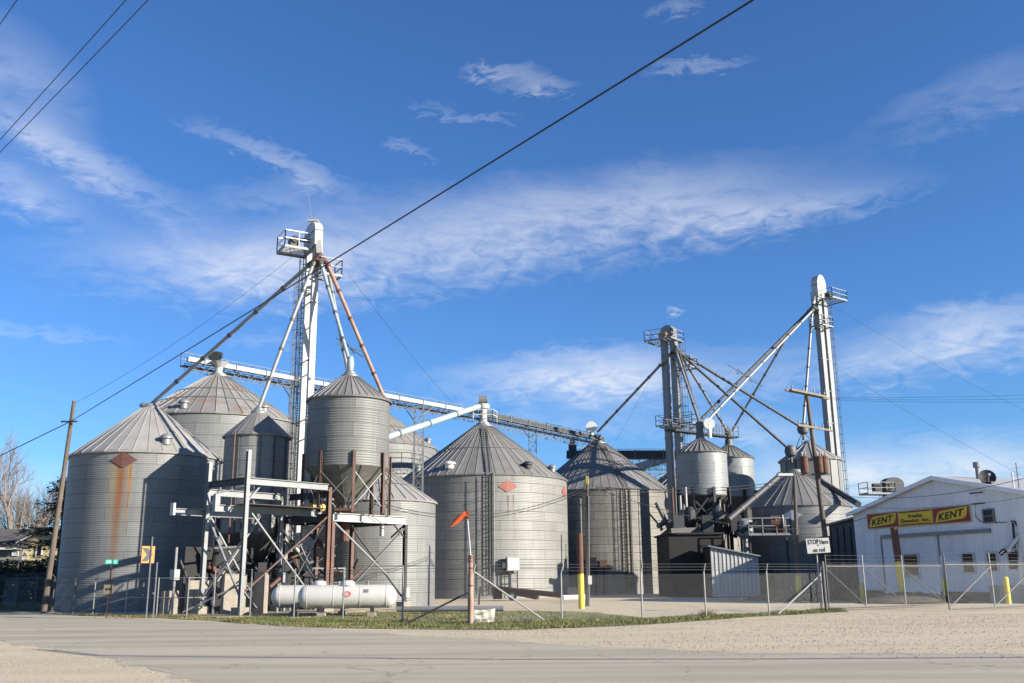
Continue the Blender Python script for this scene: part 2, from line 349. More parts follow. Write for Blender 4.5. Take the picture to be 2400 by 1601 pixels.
def roof_panel(r, over, rise, cap, n, m):
    a = 2 * pi / n; s = rise / (r - cap); R1 = r + over; z1 = -over * s; mb = MB(); t = a / 2
    c0, s0 = cos(t), sin(t)
    o = [V(R1 * c0, -R1 * s0, z1), V(R1 * c0, R1 * s0, z1), V(cap * c0, cap * s0, rise), V(cap * c0, -cap * s0, rise)]
    mid = [V(R1 * c0, 0, z1 - .004), V(cap * c0, 0, rise - .004)]
    mb.add([o[0], mid[0], o[1], o[2], mid[1], o[3]], [(0, 1, 4, 5), (1, 2, 3, 4)])
    mb.add([o[0], o[1], o[1] - V(.02, 0, .07), o[0] - V(.02, 0, .07)], [(0, 3, 2, 1)])
    hgt = .115; w = .04
    e0 = o[0] + V(0, w, 0) * .0; e1 = o[3]
    tn = V(sin(-t), -cos(-t), 0) * -1
    up = V(-s * cos(t), s * sin(t), 1).normalized()
    wv = tn * w
    mb.add([e0 - wv, e0 + wv, e0 + wv * .7 + up * hgt, e0 - wv * .7 + up * hgt, e1 - wv * .5, e1 + wv * .5, e1 + wv * .4 + up * hgt, e1 - wv * .4 + up * hgt],
           [(0, 1, 2, 3), (7, 6, 5, 4), (1, 5, 6, 2), (2, 6, 7, 3), (3, 7, 4, 0)])
    return mb.mesh('roof_panel', m)
BINS = {}
def grain_bin(key, name, label, cx, cy, r, z0, z1, rise, npan, nsh, wm, rm, ring=.81, lam=.125, over=.14, cap=.55, group=None, ph=0.0, eave=True, amp=.0115):
    t = thing(name, label, 'grain bin', (cx, cy, 0), group); BINS[key] = dict(o=t, c=V(cx, cy, 0), r=r, z0=z0, z1=z1, rise=rise, apex=V(cx, cy, z1 + rise), cap=cap, over=over)
    nr = max(1, round((z1 - z0) / ring)); h = (z1 - z0) / nr; a = 2 * pi / nsh; gap = .014
    me = wall_sheet(r, h - gap, a - gap / r, lam, wm, amp)
    rr = random.Random(key)
    for k in range(nr):
        off = ph + (k % 2) * a * .5 + rr.uniform(-.03, .03)
        for i in range(nsh): link('wall_sheet', me, t, (0, 0, z0 + k * h), off + i * a)
    core = MB(); core.lathe((cx, cy, 0), [(.05, z0), (r - .03, z0), (r - .03, z1 - .02), (cap, z1 + rise - .05)], 48); core.build('bin_core', core_m, t)
    if eave:
        e = MB(); e.lathe((cx, cy, 0), [(r + .004, z1 - .10), (r + .03, z1 - .10), (r + .03, z1 - .02), (r + .004, z1 - .02), (r + .004, z1 - .10)], 64, False); e.build('eave_ring', galv_dark, t)
    pm = roof_panel(r, over, rise, cap, npan, rm)
    for i in range(npan): link('roof_panel', pm, t, (0, 0, z1), 2 * pi * i / npan)
    c = MB(); c.lathe((cx, cy, z1 + rise), [(cap + .06, -.10), (cap + .06, .06), (cap * .75, .16), (cap * .75, .24), (.12, .34)], 24); autosmooth(c.build('roof_cap', galv_plain, t))
    return BINS[key]
def on_wall(b, px, py, out=0.0):
    """where the sight line through a photo point meets a bin's wall: point, outward normal, tangent"""
    d = ray(px, py); o = CAM - b['c']; A = d.x**2 + d.y**2; B = 2 * (o.x * d.x + o.y * d.y); C = o.x**2 + o.y**2 - b['r']**2
    q = max(0, B * B - 4 * A * C); s = (-B - sqrt(q)) / (2 * A); p = CAM + d * s
    n = V(p.x - b['c'].x, p.y - b['c'].y, 0).normalized(); tg = V(-n.y, n.x, 0)
    return p + n * out, n, tg
def zrow(py, px, Y): return P(px, py, Y).z

# left front bin (its rust run needs its own sheet metal)
x, y, r = circ(163, 520, 1060, 60.5)
tmpb = dict(c=V(x, y, 0), r=r)
p1, n1_, t1_ = on_wall(tmpb, 290, 1078)
p2, n2_, t2_ = on_wall(tmpb, 306, 1120); p3, n3_, t3_ = on_wall(tmpb, 262, 1120)
rustrun = (.19, .078, .022)
galv_run = mat('galvanised_steel_with_rust_run', GALV, .55, .1, .08, .9, .12, rnd=.09, extra=stain([
    (tuple(P(284, 1095, p1.y)), tuple(t1_), p1.z - .25, .3, .40, rustrun, 1.25),
    (tuple(P(306, 1095, p2.y)), tuple(t2_), p1.z - .3, 4.0, .16, (.28, .13, .03), 1.3),
    (tuple(P(268, 1095, p3.y)), tuple(t3_), p1.z - .3, 3.5, .40, (.26, .19, .08), .7)]))
lz = zrow(1052, 342, 60.5 - r)
grain_bin('A', 'grain_bin', 'wide galvanised bin at the left with a dark rust diamond and rust run', x, y, r, 0, lz, zrow(957, 357, 60.5) - lz, 34, 10, galv_run, roof_light, ph=.2, group='grain bins')
x, y, r = circ(296, 704, 985, 72.2)
z1 = zrow(962, 520, 72.2 - r)
grain_bin('B', 'grain_bin', 'big bin behind the left front bin, rust patches on its roof', x, y, r, 0, z1, zrow(884, 520, 72.2) - z1, 42, 13, galv, roof_rusty, cap=.8, group='grain bins')
x, y, r = circ(715, 1023, 1050, 103)
z1 = zrow(1032, 870, 103 - r)
grain_bin('C', 'grain_bin', 'bin half hidden behind the raised hopper bin and the middle bin roof', x, y, r, 0, z1, zrow(953, 869, 103) - z1, 44, 13, galv, roof_rusty, cap=.8, group='grain bins')
x, y, r = circ(742, 1021, 1180, 64.5)
z1 = zrow(1166, 880, 64.5 - r)
grain_bin('D', 'grain_bin', 'low pale bin behind the white tanks and the steel loading frame', x, y, r, 0, z1, r * .56, 30, 9, galv, roof_light, group='grain bins')
x, y, r = circ(937, 1328, 1120, 90)
tmpb = dict(c=V(x, y, 0), r=r)
q1, _, tq1 = on_wall(tmpb, 1190, 1150); q2, _, tq2 = on_wall(tmpb, 1200, 1110)
galv_run4 = mat('galvanised_steel_with_soot_runs', (.19, .19, .18), .55, .1, .08, .9, .12, rnd=.09, extra=stain([
    (tuple(q1), tuple(tq1), q1.z - .4, 6.0, .14, (.10, .08, .06), 1.4), (tuple(on_wall(tmpb, 1203, 1150)[0]), tuple(tq1), q1.z - .4, 5.2, .12, (.14, .10, .07), 1.2),
    (tuple(q2), tuple(tq2), q2.z + .6, q1.z + .3, .22, (.16, .09, .06), 1.6)]))
z1 = zrow(1108, 1135, 90 - r)
grain_bin('E', 'grain_bin', 'largest bin in the middle with caged ladder and red diamond plate', x, y, r, 0, z1, zrow(1000, 1125, 90) - z1, 56, 16, galv_run4, roof_brown, cap=.9, group='grain bins')
x, y, r = circ(1236, 1576, 1145, 104)
z1 = zrow(1142, 1405, 104 - r)
grain_bin('F', 'grain_bin', 'large dull bin right of the middle bin, browned steep ribbed roof', x, y, r, 0, z1, zrow(1040, 1402, 104) - z1, 56, 16, galv_old, roof_brown, cap=.9, group='grain bins')
# bin tucked behind the raised pair on the right
grain_bin('G', 'grain_bin', 'dark shaded bin glimpsed between the dull bin and the raised pair', 22.3, 118, 6.8, 0, zrow(1142, 1600, 112), 4.0, 44, 13, galv_old, roof_brown, cap=.8, group='grain bins')
x, y, r = circ(1748, 1996, 1190, 86)
z1 = zrow(1180, 1870, 86 - r)
grain_bin('H', 'grain_bin', 'squat bin in shade behind the utility poles, white diamond on its wall', x, y, r, 0, z1, zrow(1108, 1868, 86) - z1, 34, 10, galv, roof_brown, cap=.7, group='grain bins')
# raised hopper bins
x, y, r = circ(527, 680, 1015, 55.5)
z1 = zrow(1010, 603, 55.5 - r); z0 = zrow(1250, 600, 55.5 - r)
HOP = grain_bin('J', 'hopper_bin', 'narrow shaded hopper bin between the left bin and the tall tower', x, y, r, z0, z1, zrow(968, 606, 55.5) - z1, 28, 4, galv, roof_brown, cap=.4, group='hopper bins')
x, y, r = circ(722, 914, 935, 54)
z1 = zrow(921, 819, 54 - r); z0 = zrow(1088, 815, 54 - r)
grain_bin('K', 'hopper_bin', 'tall corrugated hopper bin raised high on rusty posts beside the tower', x, y, r, z0, z1, zrow(883, 820, 54) - z1, 36, 5, mat('ridged_galvanised_steel', (.14, .143, .14), .55, .1, .08, .9, .1, rnd=.05), roof_brown, ring=.86, lam=.14, amp=.021, cap=.45, group='hopper bins')
x, y, r = circ(1584, 1703, 1060, 88)
z1 = zrow(1054, 1643, 88 - r); z0 = zrow(1160, 1640, 88 - r)
galv_blue = mat('bright_galvanised_steel', (.205, .217, .22), .5, .12, .07, .9, .08, rnd=.08)
grain_bin('L', 'hopper_bin', 'nearer of the two small pale hopper bins below the middle tower', x, y, r, z0, z1, zrow(1030, 1640, 88) - z1, 30, 5, galv_blue, roof_brown, ring=1.1, cap=.4, group='hopper bins')
x, y, r = circ(1655, 1766, 1072, 103)
z1 = zrow(1068, 1711, 103 - r); z0 = zrow(1165, 1711, 103 - r)
grain_bin('N', 'hopper_bin', 'farther small pale hopper bin half behind its twin', x, y, r, z0, z1, zrow(1044, 1705, 103) - z1, 30, 5, galv_blue, roof_brown, ring=1.1, cap=.4, group='hopper bins')
# ------------------------------------------------------------------ bin fittings
def ladder(p0, p1, n, parent, m=dark_m, w=.42, step=.32, cage=None, name='ladder', r=.022):
    """p0 to p1 with outward normal n; cage = (start fraction, end fraction)"""
    p0, p1 = V(p0), V(p1); d = (p1 - p0); Ln = d.length; d.normalize(); x = d.cross(n).normalized(); mb = MB()
    for s in (-1, 1): mb.bar(p0 + x * (s * w / 2), p1 + x * (s * w / 2), r * 2, r * 2)
    k = 0
    while k * step < Ln:
        c = p0 + d * (k * step); mb.bar(c - x * w / 2, c + x * w / 2, r * 1.4, r * 1.4); k += 1
    o = mb.build(name, m, parent)
    if cage:
        cg = MB(); z = cage[0] * Ln; rad = .38
        ring = lambda c: [c + x * (rad * cos(a)) + n * (.30 + rad * sin(a)) for a in [pi * (-.25 + 1.5 * i / 10) for i in range(11)]]
        while z <= cage[1] * Ln:
            q = ring(p0 + d * z); cg.tube(q, .02, 4); z += .95
        for i in (1, 3, 5, 7, 9): cg.bar(ring(p0 + d * cage[0] * Ln)[i], ring(p0 + d * cage[1] * Ln)[i], .03, .03)
        cg.build('ladder_cage', m, parent)
    return o
def slope_pt(b, ang, f, lift=.06):
    """point on a bin roof: bearing angle, fraction from eave (0) to cap (1)"""
    r = b['r'] + (b['cap'] - b['r']) * f
    return b['c'] + V(r * cos(ang), r * sin(ang), b['z1'] + b['rise'] * f + lift)
def roof_ladder(b, ang, m=galv_dark):
    p0, p1 = slope_pt(b, ang, .0, .12), slope_pt(b, ang, .92, .12); s = (p1 - p0).normalized()
    x = V(-sin(ang), cos(ang), 0); ladder(p0, p1, x.cross(s).normalized() * -1, b['o'], m, .45, .35, name='roof_ladder', r=.03)
def vent(b, ang, f, m=galv_plain, s=.34):
    p = slope_pt(b, ang, f, 0); mb = MB(); mb.lathe(p, [(s * .8, -.1), (s * .8, .28), (s * 1.15, .28), (s * 1.1, .40), (s * .7, .52), (s * .2, .58)], 14); autosmooth(mb.build('roof_vent', m, b['o']))
def diamond(b, px, py, w, h, m, label):
    p, n, tg = on_wall(b, px, py, .05); mb = MB(); q = []
    pts = [(-w / 2, 0), (-w * .06, h / 2), (w * .06, h / 2), (w / 2, 0), (w * .06, -h / 2), (-w * .06, -h / 2)]
    f = lambda t, z: b['c'] + (n * cos(t / b['r']) + tg * sin(t / b['r'])) * (b['r'] + .035) + V(0, 0, p.z + z)
    mb.ext([f(t, z) for t, z in pts], n * .03); o = mb.build('diamond_plate', m, b['o']); o['label'] = label
def hoop(b, f, m=galv_plain):
    r = b['r'] + (b['cap'] - b['r']) * f; z = b['z1'] + b['rise'] * f + .10
    mb = MB(); mb.tube([b['c'] + V(r * cos(a), r * sin(a), z) for a in [2 * pi * i / 40 for i in range(41)]], .03, 4, False); mb.build('roof_hoop', m, b['o'])
def ang_of(b, px):  # the bearing (about the bin axis) of the wall point seen at px
    p, n, t = on_wall(b, px, 1150); return atan2(n.y, n.x)
A, B_, C_, D_, E_, F_, G_, H_, J_, K_, L_, N_ = [BINS[k] for k in 'ABCDEFGHJKLN']
diamond(A, 290, 1078, 1.55, .84, dia_rust, 'dark rusted diamond plate')
vent(A, ang_of(A, 388), .16); 
vent(B_, ang_of(B_, 408), .10); vent(B_, ang_of(B_, 302), .12); vent(B_, ang_of(B_, 620), .1); hoop(B_, .35); hoop(B_, .6)
vent(C_, ang_of(C_, 1015), .1); hoop(C_, .4); hoop(D_, .45)
diamond(E_, 1190, 1140, 1.7, .95, brick_red, 'faded red diamond plate'); diamond(E_, 1322, 1153, 1.5, .95, brick_red, 'faded red diamond plate at the edge')
a = ang_of(E_, 1146); p, n, tg = on_wall(E_, 1146, 1150)
ladder(V(p.x, p.y, .4) + n * .16, V(p.x, p.y, E_['z1']) + n * .16, n, E_['o'], dark_m, .5, .36, (.05, 1.0), r=.03)
roof_ladder(E_, a, galv_dark); hoop(E_, .5)
mb = MB(); p, n, tg = on_wall(E_, 1157, 1150); mb.tube([V(p.x, p.y, .3) + n * .12, V(p.x, p.y, E_['z1']) + n * .12], .045, 8); mb.build('conduit', galv_plain, E_['o'])
vent(E_, ang_of(E_, 1043), .12, tank_m, .5); vent(E_, ang_of(E_, 960), .12); vent(E_, ang_of(E_, 1315), .12); vent(E_, ang_of(E_, 1250), .12, dark_m, .4)
# control box on a small ladder frame, middle bin
p, n, tg = on_wall(E_, 1198, 1322); p = p + n * .45
mb = MB(); mb.box(p, (1.15, .35, 1.15), (tg, n, V(0, 0, 1))); bx = mb.build('control_box', grey_p, E_['o'])
mb = MB(); mb.box(p + n * .19, (.98, .03, .98), (tg, n, V(0, 0, 1))); mb.build('box_door', tank_m, bx)
ladder(V(p.x, p.y, .2), V(p.x, p.y, p.z - .58), n, E_['o'], dark_m, .75, .6, name='box_stand', r=.05)
p2, n2, tg2 = on_wall(E_, 1180, 1325); p2 = p2 + n2 * .4
mb = MB(); mb.bar(V(p2.x, p2.y, 0), p2, .08, .08); mb.box(p2, (.5, .3, .5), (tg2, n2, V(0, 0, 1))); mb.build('switch_post', dark_m, E_['o'])
a = ang_of(F_, 1468); p, n, tg = on_wall(F_, 1466, 1200)
ladder(V(p.x, p.y, .4) + n * .16, V(p.x, p.y, F_['z1']) + n * .16, n, F_['o'], dark_m, .5, .36, (.05, 1.0), r=.03); roof_ladder(F_, a, galv_dark); hoop(F_, .42)
mb = MB(); p, n, tg = on_wall(F_, 1478, 1200); mb.tube([V(p.x, p.y, .3) + n * .12, V(p.x, p.y, F_['z1']) + n * .12], .05, 8); mb.build('conduit', galv_dark, F_['o'])
p, n, tg = on_wall(F_, 1388, 1340); p = p + n * .4
mb = MB(); mb.box(V(p.x, p.y, 2.9), (1.1, .6, 1.2), (tg, n, V(0, 0, 1))); mb.build('fan_box', dark_m, F_['o'])
for s in (-.4, .4):
    mb = MB(); mb.bar(V(p.x, p.y, 0) + tg * s, V(p.x, p.y, 2.3) + tg * s, .1, .1); mb.build('box_leg', rust_m, F_['o'])
p, n, tg = on_wall(F_, 1415, 1340); mb = MB(); mb.box(V(p.x, p.y, 2.9) + n * .3, (.7, .5, .7), (tg, n, V(0, 0, 1))); mb.box(V(p.x, p.y, 1.3) + n * .3, (.12, .12, 2.6), (tg, n, V(0, 0, 1))); mb.build('switch_post', rust_m, F_['o'])
diamond(H_, 1858, 1207, 1.6, .85, tank_m, 'white diamond plate')
# vertical wall stiffeners on the narrow hopper bin and its pipe
for px in (556, 608, 640, 668):
    p, n, tg = on_wall(J_, px, 1100); mb = MB(); mb.bar(V(p.x, p.y, J_['z0']) + n * .04, V(p.x, p.y, J_['z1'] - .1) + n * .04, .09, .06, n); mb.build('wall_stiffener', galv_dark, J_['o'])
p, n, tg = on_wall(J_, 550, 1100); mb = MB(); mb.tube([V(p.x, p.y, 2.2) + n * .15, V(p.x, p.y, J_['z1']) + n * .15], .05, 8); mb.build('downpipe', rust_paint, J_['o'])

# ------------------------------------------------------------------ hoppers and their posts
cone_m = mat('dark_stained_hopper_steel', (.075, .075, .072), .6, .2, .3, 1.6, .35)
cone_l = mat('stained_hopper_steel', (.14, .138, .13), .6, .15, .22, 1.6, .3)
def hopper(b, zb, m, outlet=.28):
    mb = MB(); n = 40; mb.lathe(b['c'], [(b['r'] + .02, b['z0'] + .08), (b['r'] + .02, b['z0']), (outlet, zb), (outlet, zb - .22), (outlet * 1.35, zb - .22), (outlet * 1.35, zb - .3)], n)
    o = mb.build('hopper_cone', m, b['o']); autosmooth(o, 20)
    sm = MB()
    for i in range(12):
        a = 2 * pi * i / 12; q = V(cos(a), sin(a), 0)
        sm.bar(b['c'] + q * (b['r'] + .03) + V(0, 0, b['z0'] - .02), b['c'] + q * (outlet + .02) + V(0, 0, zb), .05, .03)
    sm.build('cone_seam', m, b['o'])
    return o
def posts(b, rad, zlo, zhi, n, a0, m, braces=True, size=.16):
    pts = []
    for i in range(n):
        a = a0 + 2 * pi * i / n; q = b['c'] + V(rad * cos(a), rad * sin(a), 0); pts.append(q)
        mb = MB(); mb.ibeam(q + V(0, 0, zlo), q + V(0, 0, zhi), size, size, .03, V(cos(a), sin(a), 0)); mb.build('support_post', m, b['o'])
    if braces:
        for i in range(n):
            p, q = pts[i], pts[(i + 1) % n]; top = min(zhi, b['z0']) - .3
            mb = MB(); mb.bar(p + V(0, 0, zlo + .3), q + V(0, 0, top), .035, .035); mb.bar(q + V(0, 0, zlo + .3), p + V(0, 0, top), .035, .035); mb.build('cross_brace', galv_plain, b['o'])
    return pts
# ------------------------------------------------------------------ steel loading frame (site grid axes)
E1 = V(.77, -.638, 0).normalized(); E2 = V(.638, .77, 0).normalized()
OB = gp(562, 1445); OB.z = 0
def fp(s, t, z): return OB + E2 * s - E1 * t + V(0, 0, z)     # s along the front, t back to the left
def s_at(px, py, t=0.0):
    """where the sight line at px crosses the frame's line t"""
    d = ray(px, py); o = OB - E1 * t; k = (d.x * (o.y - CAM.y) - d.y * (o.x - CAM.x)) / (E2.x * d.y - E2.y * d.x); return k
def z_at(px, py, t=0.0):
    s = s_at(px, py, t); q = fp(s, t, 0); return P(px, py, q.y).z
fr_t = thing('loading_frame', 'grey steel truck loading frame with crossed braces left of the white tanks', 'steel frame', OB)
def beam(a, b, w=.22, h=.34, m=grey_p, name='beam'):
    mb = MB(); mb.ibeam(a, b, w, h, .03); return mb.build(name, m, fr_t)
def col(s, t, z1, m=grey_p, z0=0.0, w=.2, foot=True):
    mb = MB(); mb.ibeam(fp(s, t, z0), fp(s, t, z1), w, w, .03, E1); mb.build('column', m, fr_t)
    if foot:
        f = MB(); f.box(fp(s, t, .2), (.62, .62, .44), (E1, E2, V(0, 0, 1))); f.build('footing', conc, fr_t)
def brace(a, b, m=grey_p, w=.09, name='brace'):
    mb = MB(); mb.bar(a, b, w, w * .8); mb.build(name, m, fr_t)
TB = 3.35
zt = z_at(582, 1127); z2 = z_at(585, 1195, 1.2); z3 = z_at(560, 1206, TB)
sD = s_at(771, 1180); sF = s_at(950, 1235)
col(0, 0, z_at(579, 1054)); col(0, TB, zt + 1.2); col(sD, 0, zt, rust_paint); 
col(s_at(655, 1300, TB), TB, zt); col(s_at(668, 1300, 4.2), 4.2, z2); 
beam(fp(.12, 0, zt), fp(sD - .12, 0, zt)); beam(fp(0, .12, zt), fp(0, TB - .12, zt), m=dark_m); beam(fp(.12, TB, zt - .36), fp(s_at(655, 1300, TB) - .1, TB, zt - .36)); beam(fp(sD, .12, zt - .35), fp(sD, TB, zt - .35), m=dark_m)
beam(fp(s_at(512, 1185, 1.2), 1.2, z2), fp(sD + .5, 1.2, z2)); mb = MB(); mb.box(fp(s_at(507, 1172, 1.2), 1.2, z2 + .25), (.25, .25, .85), (E1, E2, V(0, 0, 1))); mb.build('beam_end_post', grey_p, fr_t)
beam(fp(s_at(412, 1196, TB), TB + .22, z3), fp(s_at(600, 1206, TB), TB + .22, z3)); mb = MB(); mb.box(fp(s_at(411, 1190, TB), TB + .22, z3 + .12), (.3, .12, .6), (E1, E2, V(0, 0, 1))); mb.build('beam_end_plate', white_p, fr_t)
brace(fp(s_at(503, 1165, 1.2), 1.2, z2 + .7), fp(.3, .3, zt - .25)); brace(fp(.1, TB, z3 + .2), fp(.1, TB - .9, zt - .2)); brace(fp(0, .2, zt - 1.2), fp(.9, .2, zt - .2))
mb = MB(); mb.box(fp(.5 * sD, .6, z2 + .2), (1.15, sD - .4, .04), (E1, E2, V(0, 0, 1))); mb.build('walk_grating', dark_m, fr_t)
zb = z2 - .25
brace(fp(.35, 0, zb), fp(s_at(716, 1378), 0, z_at(716, 1378))); brace(fp(.1, 0, z_at(572, 1390)), fp(sD - .1, 0, zb), rust_paint)
brace(fp(0, TB - .2, zb - .1), fp(0, .1, .9)); brace(fp(0, TB - .1, .9), fp(0, .2, zb - 1.4))
brace(fp(.2, TB, zb), fp(3.2, TB, .7)); brace(fp(3.2, TB, zb), fp(.2, TB, .7)); brace(fp(sD, .1, zb), fp(sD, TB, .7), galv_plain, .07); brace(fp(sD, TB, zb), fp(sD, .1, .7), galv_plain, .07)
brace(fp(0, 0, z_at(579, 1380)), fp(1.8, 1.2, .3)); brace(fp(.1, .2, 1.5), fp(-1.6, 2.4, .2))
# yellow vibrator motor on the beam
mb = MB(); c = fp(s_at(740, 1193, 1.2), 1.2, z2 + .33); mb.tube([c - E2 * .55, c + E2 * .55], .14, 12); 
for s in (-.5, .35): mb.tube([c + E2 * s, c + E2 * (s + .16)], .2, 12)
mb.build('drum_roller', mat('yellow_ochre_paint', (.55, .36, .10), .6), fr_t)
# right-hand platform carrying the raised hopper bin
zp = z_at(860, 1216); s0 = s_at(780, 1215)
bm = MB(); bm.ibeam(fp(s0, 0, zp), fp(sF, 0, zp), .26, .44, .035); bm.build('platform_beam', mat('pale_grey_beam_paint', (.38, .37, .34), .5, 0, .1, 2, rust=.06), fr_t)
col(s0, 0, zp - .22, rust_paint, foot=False); col(sF, 0, zp - .22, dark_m); col(s0, 4.6, zp - .22); col(sF, 4.6, zp - .22, rust_paint); col((s0 + sF) / 2, 4.6, zp - .22, rust_paint)
for t in (4.6,): beam(fp(s0, t, zp), fp(sF, t, zp), .24, .42, dark_m)
for s in (s0, (s0 + sF) / 2 - .9, (s0 + sF) / 2 + .9, sF): beam(fp(s, .14, zp), fp(s, 4.48, zp), .24, .4, dark_m)
brace(fp(s0 + .15, 0, zp - .3), fp(s_at(905, 1345), 0, z_at(905, 1345))); brace(fp(sF, 0, zp - .35), fp(s_at(822, 1378), 0, z_at(822, 1378)), galv_dark)
brace(fp(sF, .1, zp - .25), fp(sF - .05, 1.1, zp - .9), dark_m); brace(fp(sF - .9, 0, zp - .25), fp(sF, 0, zp - 1.0), dark_m)
brace(fp(sF, .2, .7), fp(sF, 4.5, zp - .3), galv_dark); brace(fp(s0, .2, .7), fp(s0, 4.5, zp - .3), galv_dark); brace(fp(s0, 4.6, zp - .4), fp(sF, 4.6, .6), dark_m); brace(fp(sF, 4.6, zp - .4), fp(s0, 4.6, .6), dark_m)
mb = MB(); mb.tube([fp(s_at(901, 1240), .2, zp - .9), fp(s_at(901, 1240), .2, zp + .6)], .13, 10); mb.build('stub_pipe', pipe_g, fr_t)
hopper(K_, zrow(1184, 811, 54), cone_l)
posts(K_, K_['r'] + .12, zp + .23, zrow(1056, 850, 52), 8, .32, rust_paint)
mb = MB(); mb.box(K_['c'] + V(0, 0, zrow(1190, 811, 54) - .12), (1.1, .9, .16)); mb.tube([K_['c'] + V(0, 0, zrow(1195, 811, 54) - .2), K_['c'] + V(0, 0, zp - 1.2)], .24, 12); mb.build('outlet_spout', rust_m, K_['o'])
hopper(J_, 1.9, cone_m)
posts(J_, J_['r'] + .12, 0, J_['z0'] + .9, 6, .5, dark_m)
# concrete pit walls and clutter under the frame
pit = thing('unloading_pit', 'concrete pit walls in the shade under the steel loading frame', 'concrete walls', fp(2, 3, 0))
for (s, t, w, d, h) in ((1.1, 2.2, .25, 1.3, 2.0), (2.3, 1.6, .9, .25, 2.1), (.4, 4.4, .25, 1.2, 1.7), (3.4, 3.6, 1.0, .3, 1.6), (5.2, 5.4, 2.4, .3, 1.3), (-1.0, 4.6, .3, .8, 1.2)):
    mb = MB(); mb.box(fp(s, t, h / 2), (w, d, h), (E1, E2, V(0, 0, 1))); mb.build('pit_wall', conc, pit)
mb = MB(); mb.box(fp(2.5, 2.4, .03), (7, 9, .06), (E1, E2, V(0, 0, 1))); mb.build('concrete_slab', conc, pit)
dkp = mat('shade_black_steel', (.012, .012, .013), .8, 0, .3, 2)  # for black boxes and struts added to deepen the shade under the frame
ph_ = thing('shade_housing', 'added black sheet housing that deepens the shade under the loading frame', 'housing', fp(3, 6, 0))
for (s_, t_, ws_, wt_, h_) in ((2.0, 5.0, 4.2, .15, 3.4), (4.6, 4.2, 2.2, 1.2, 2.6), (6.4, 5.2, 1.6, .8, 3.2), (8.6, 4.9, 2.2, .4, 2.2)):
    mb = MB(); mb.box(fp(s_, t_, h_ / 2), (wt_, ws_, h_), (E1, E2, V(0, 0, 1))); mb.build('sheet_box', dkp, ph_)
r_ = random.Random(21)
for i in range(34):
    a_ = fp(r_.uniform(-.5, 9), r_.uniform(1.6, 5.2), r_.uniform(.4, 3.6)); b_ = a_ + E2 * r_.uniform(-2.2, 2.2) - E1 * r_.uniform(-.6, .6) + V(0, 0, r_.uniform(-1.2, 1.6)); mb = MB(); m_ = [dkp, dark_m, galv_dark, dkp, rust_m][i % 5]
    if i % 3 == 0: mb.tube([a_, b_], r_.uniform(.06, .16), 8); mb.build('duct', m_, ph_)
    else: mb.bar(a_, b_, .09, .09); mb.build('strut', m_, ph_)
st = thing('access_stair', 'open grey steel stair and landing behind the white tanks', 'stair', fp(7.5, 5.5, 0))
a0, a1 = fp(9.2, 6.2, .2), fp(5.6, 6.2, 4.0)
for o in (0, .8):
    mb = MB(); mb.bar(a0 - E1 * o, a1 - E1 * o, .05, .22); mb.build('stringer', grey_p, st)
for i in range(15):
    q = a0.lerp(a1, (i + .5) / 15) - E1 * .4; mb = MB(); mb.box(q, (.8, .24, .03), (E1, E2, V(0, 0, 1))); mb.build('tread', grey_p, st)
mb = MB()
for z in (1.5, 2.3): mb.bar(fp(7.0, 3.4, z), fp(9.4, 3.4, z), .06, .06)
for s in (7.0, 8.2, 9.4): mb.bar(fp(s, 3.4, .0), fp(s, 3.4, 2.3), .06, .06)
mb.bar(fp(6.8, 3.3, 1.3), fp(9.6, 3.3, 1.3), .5, .12); mb.build('landing_rail', grey_p, st)
# service box, pipes
for i, (s, t, h) in enumerate(((2.9, 1.0, 1.5), (1.7, 3.9, 2.4), (4.4, 2.6, 3.0), (-1.6, 3.3, 3.3))):
    mb = MB(); mb.tube([fp(s, t, 0), fp(s, t, h)], .07, 8); mb.box(fp(s, t, h * .6), (.4, .3, .5), (E1, E2, V(0, 0, 1))); mb.build('service_post', [grey_p, rust_m, galv_plain, fence_p][i], None, None, label=['grey service post with box beside the front frame column', 'rusty service post under the narrow hopper bin', 'tall pale service post deep under the loading frame', 'pale service post by the left frame column'][i], cat='service post', group='service posts under the frame')

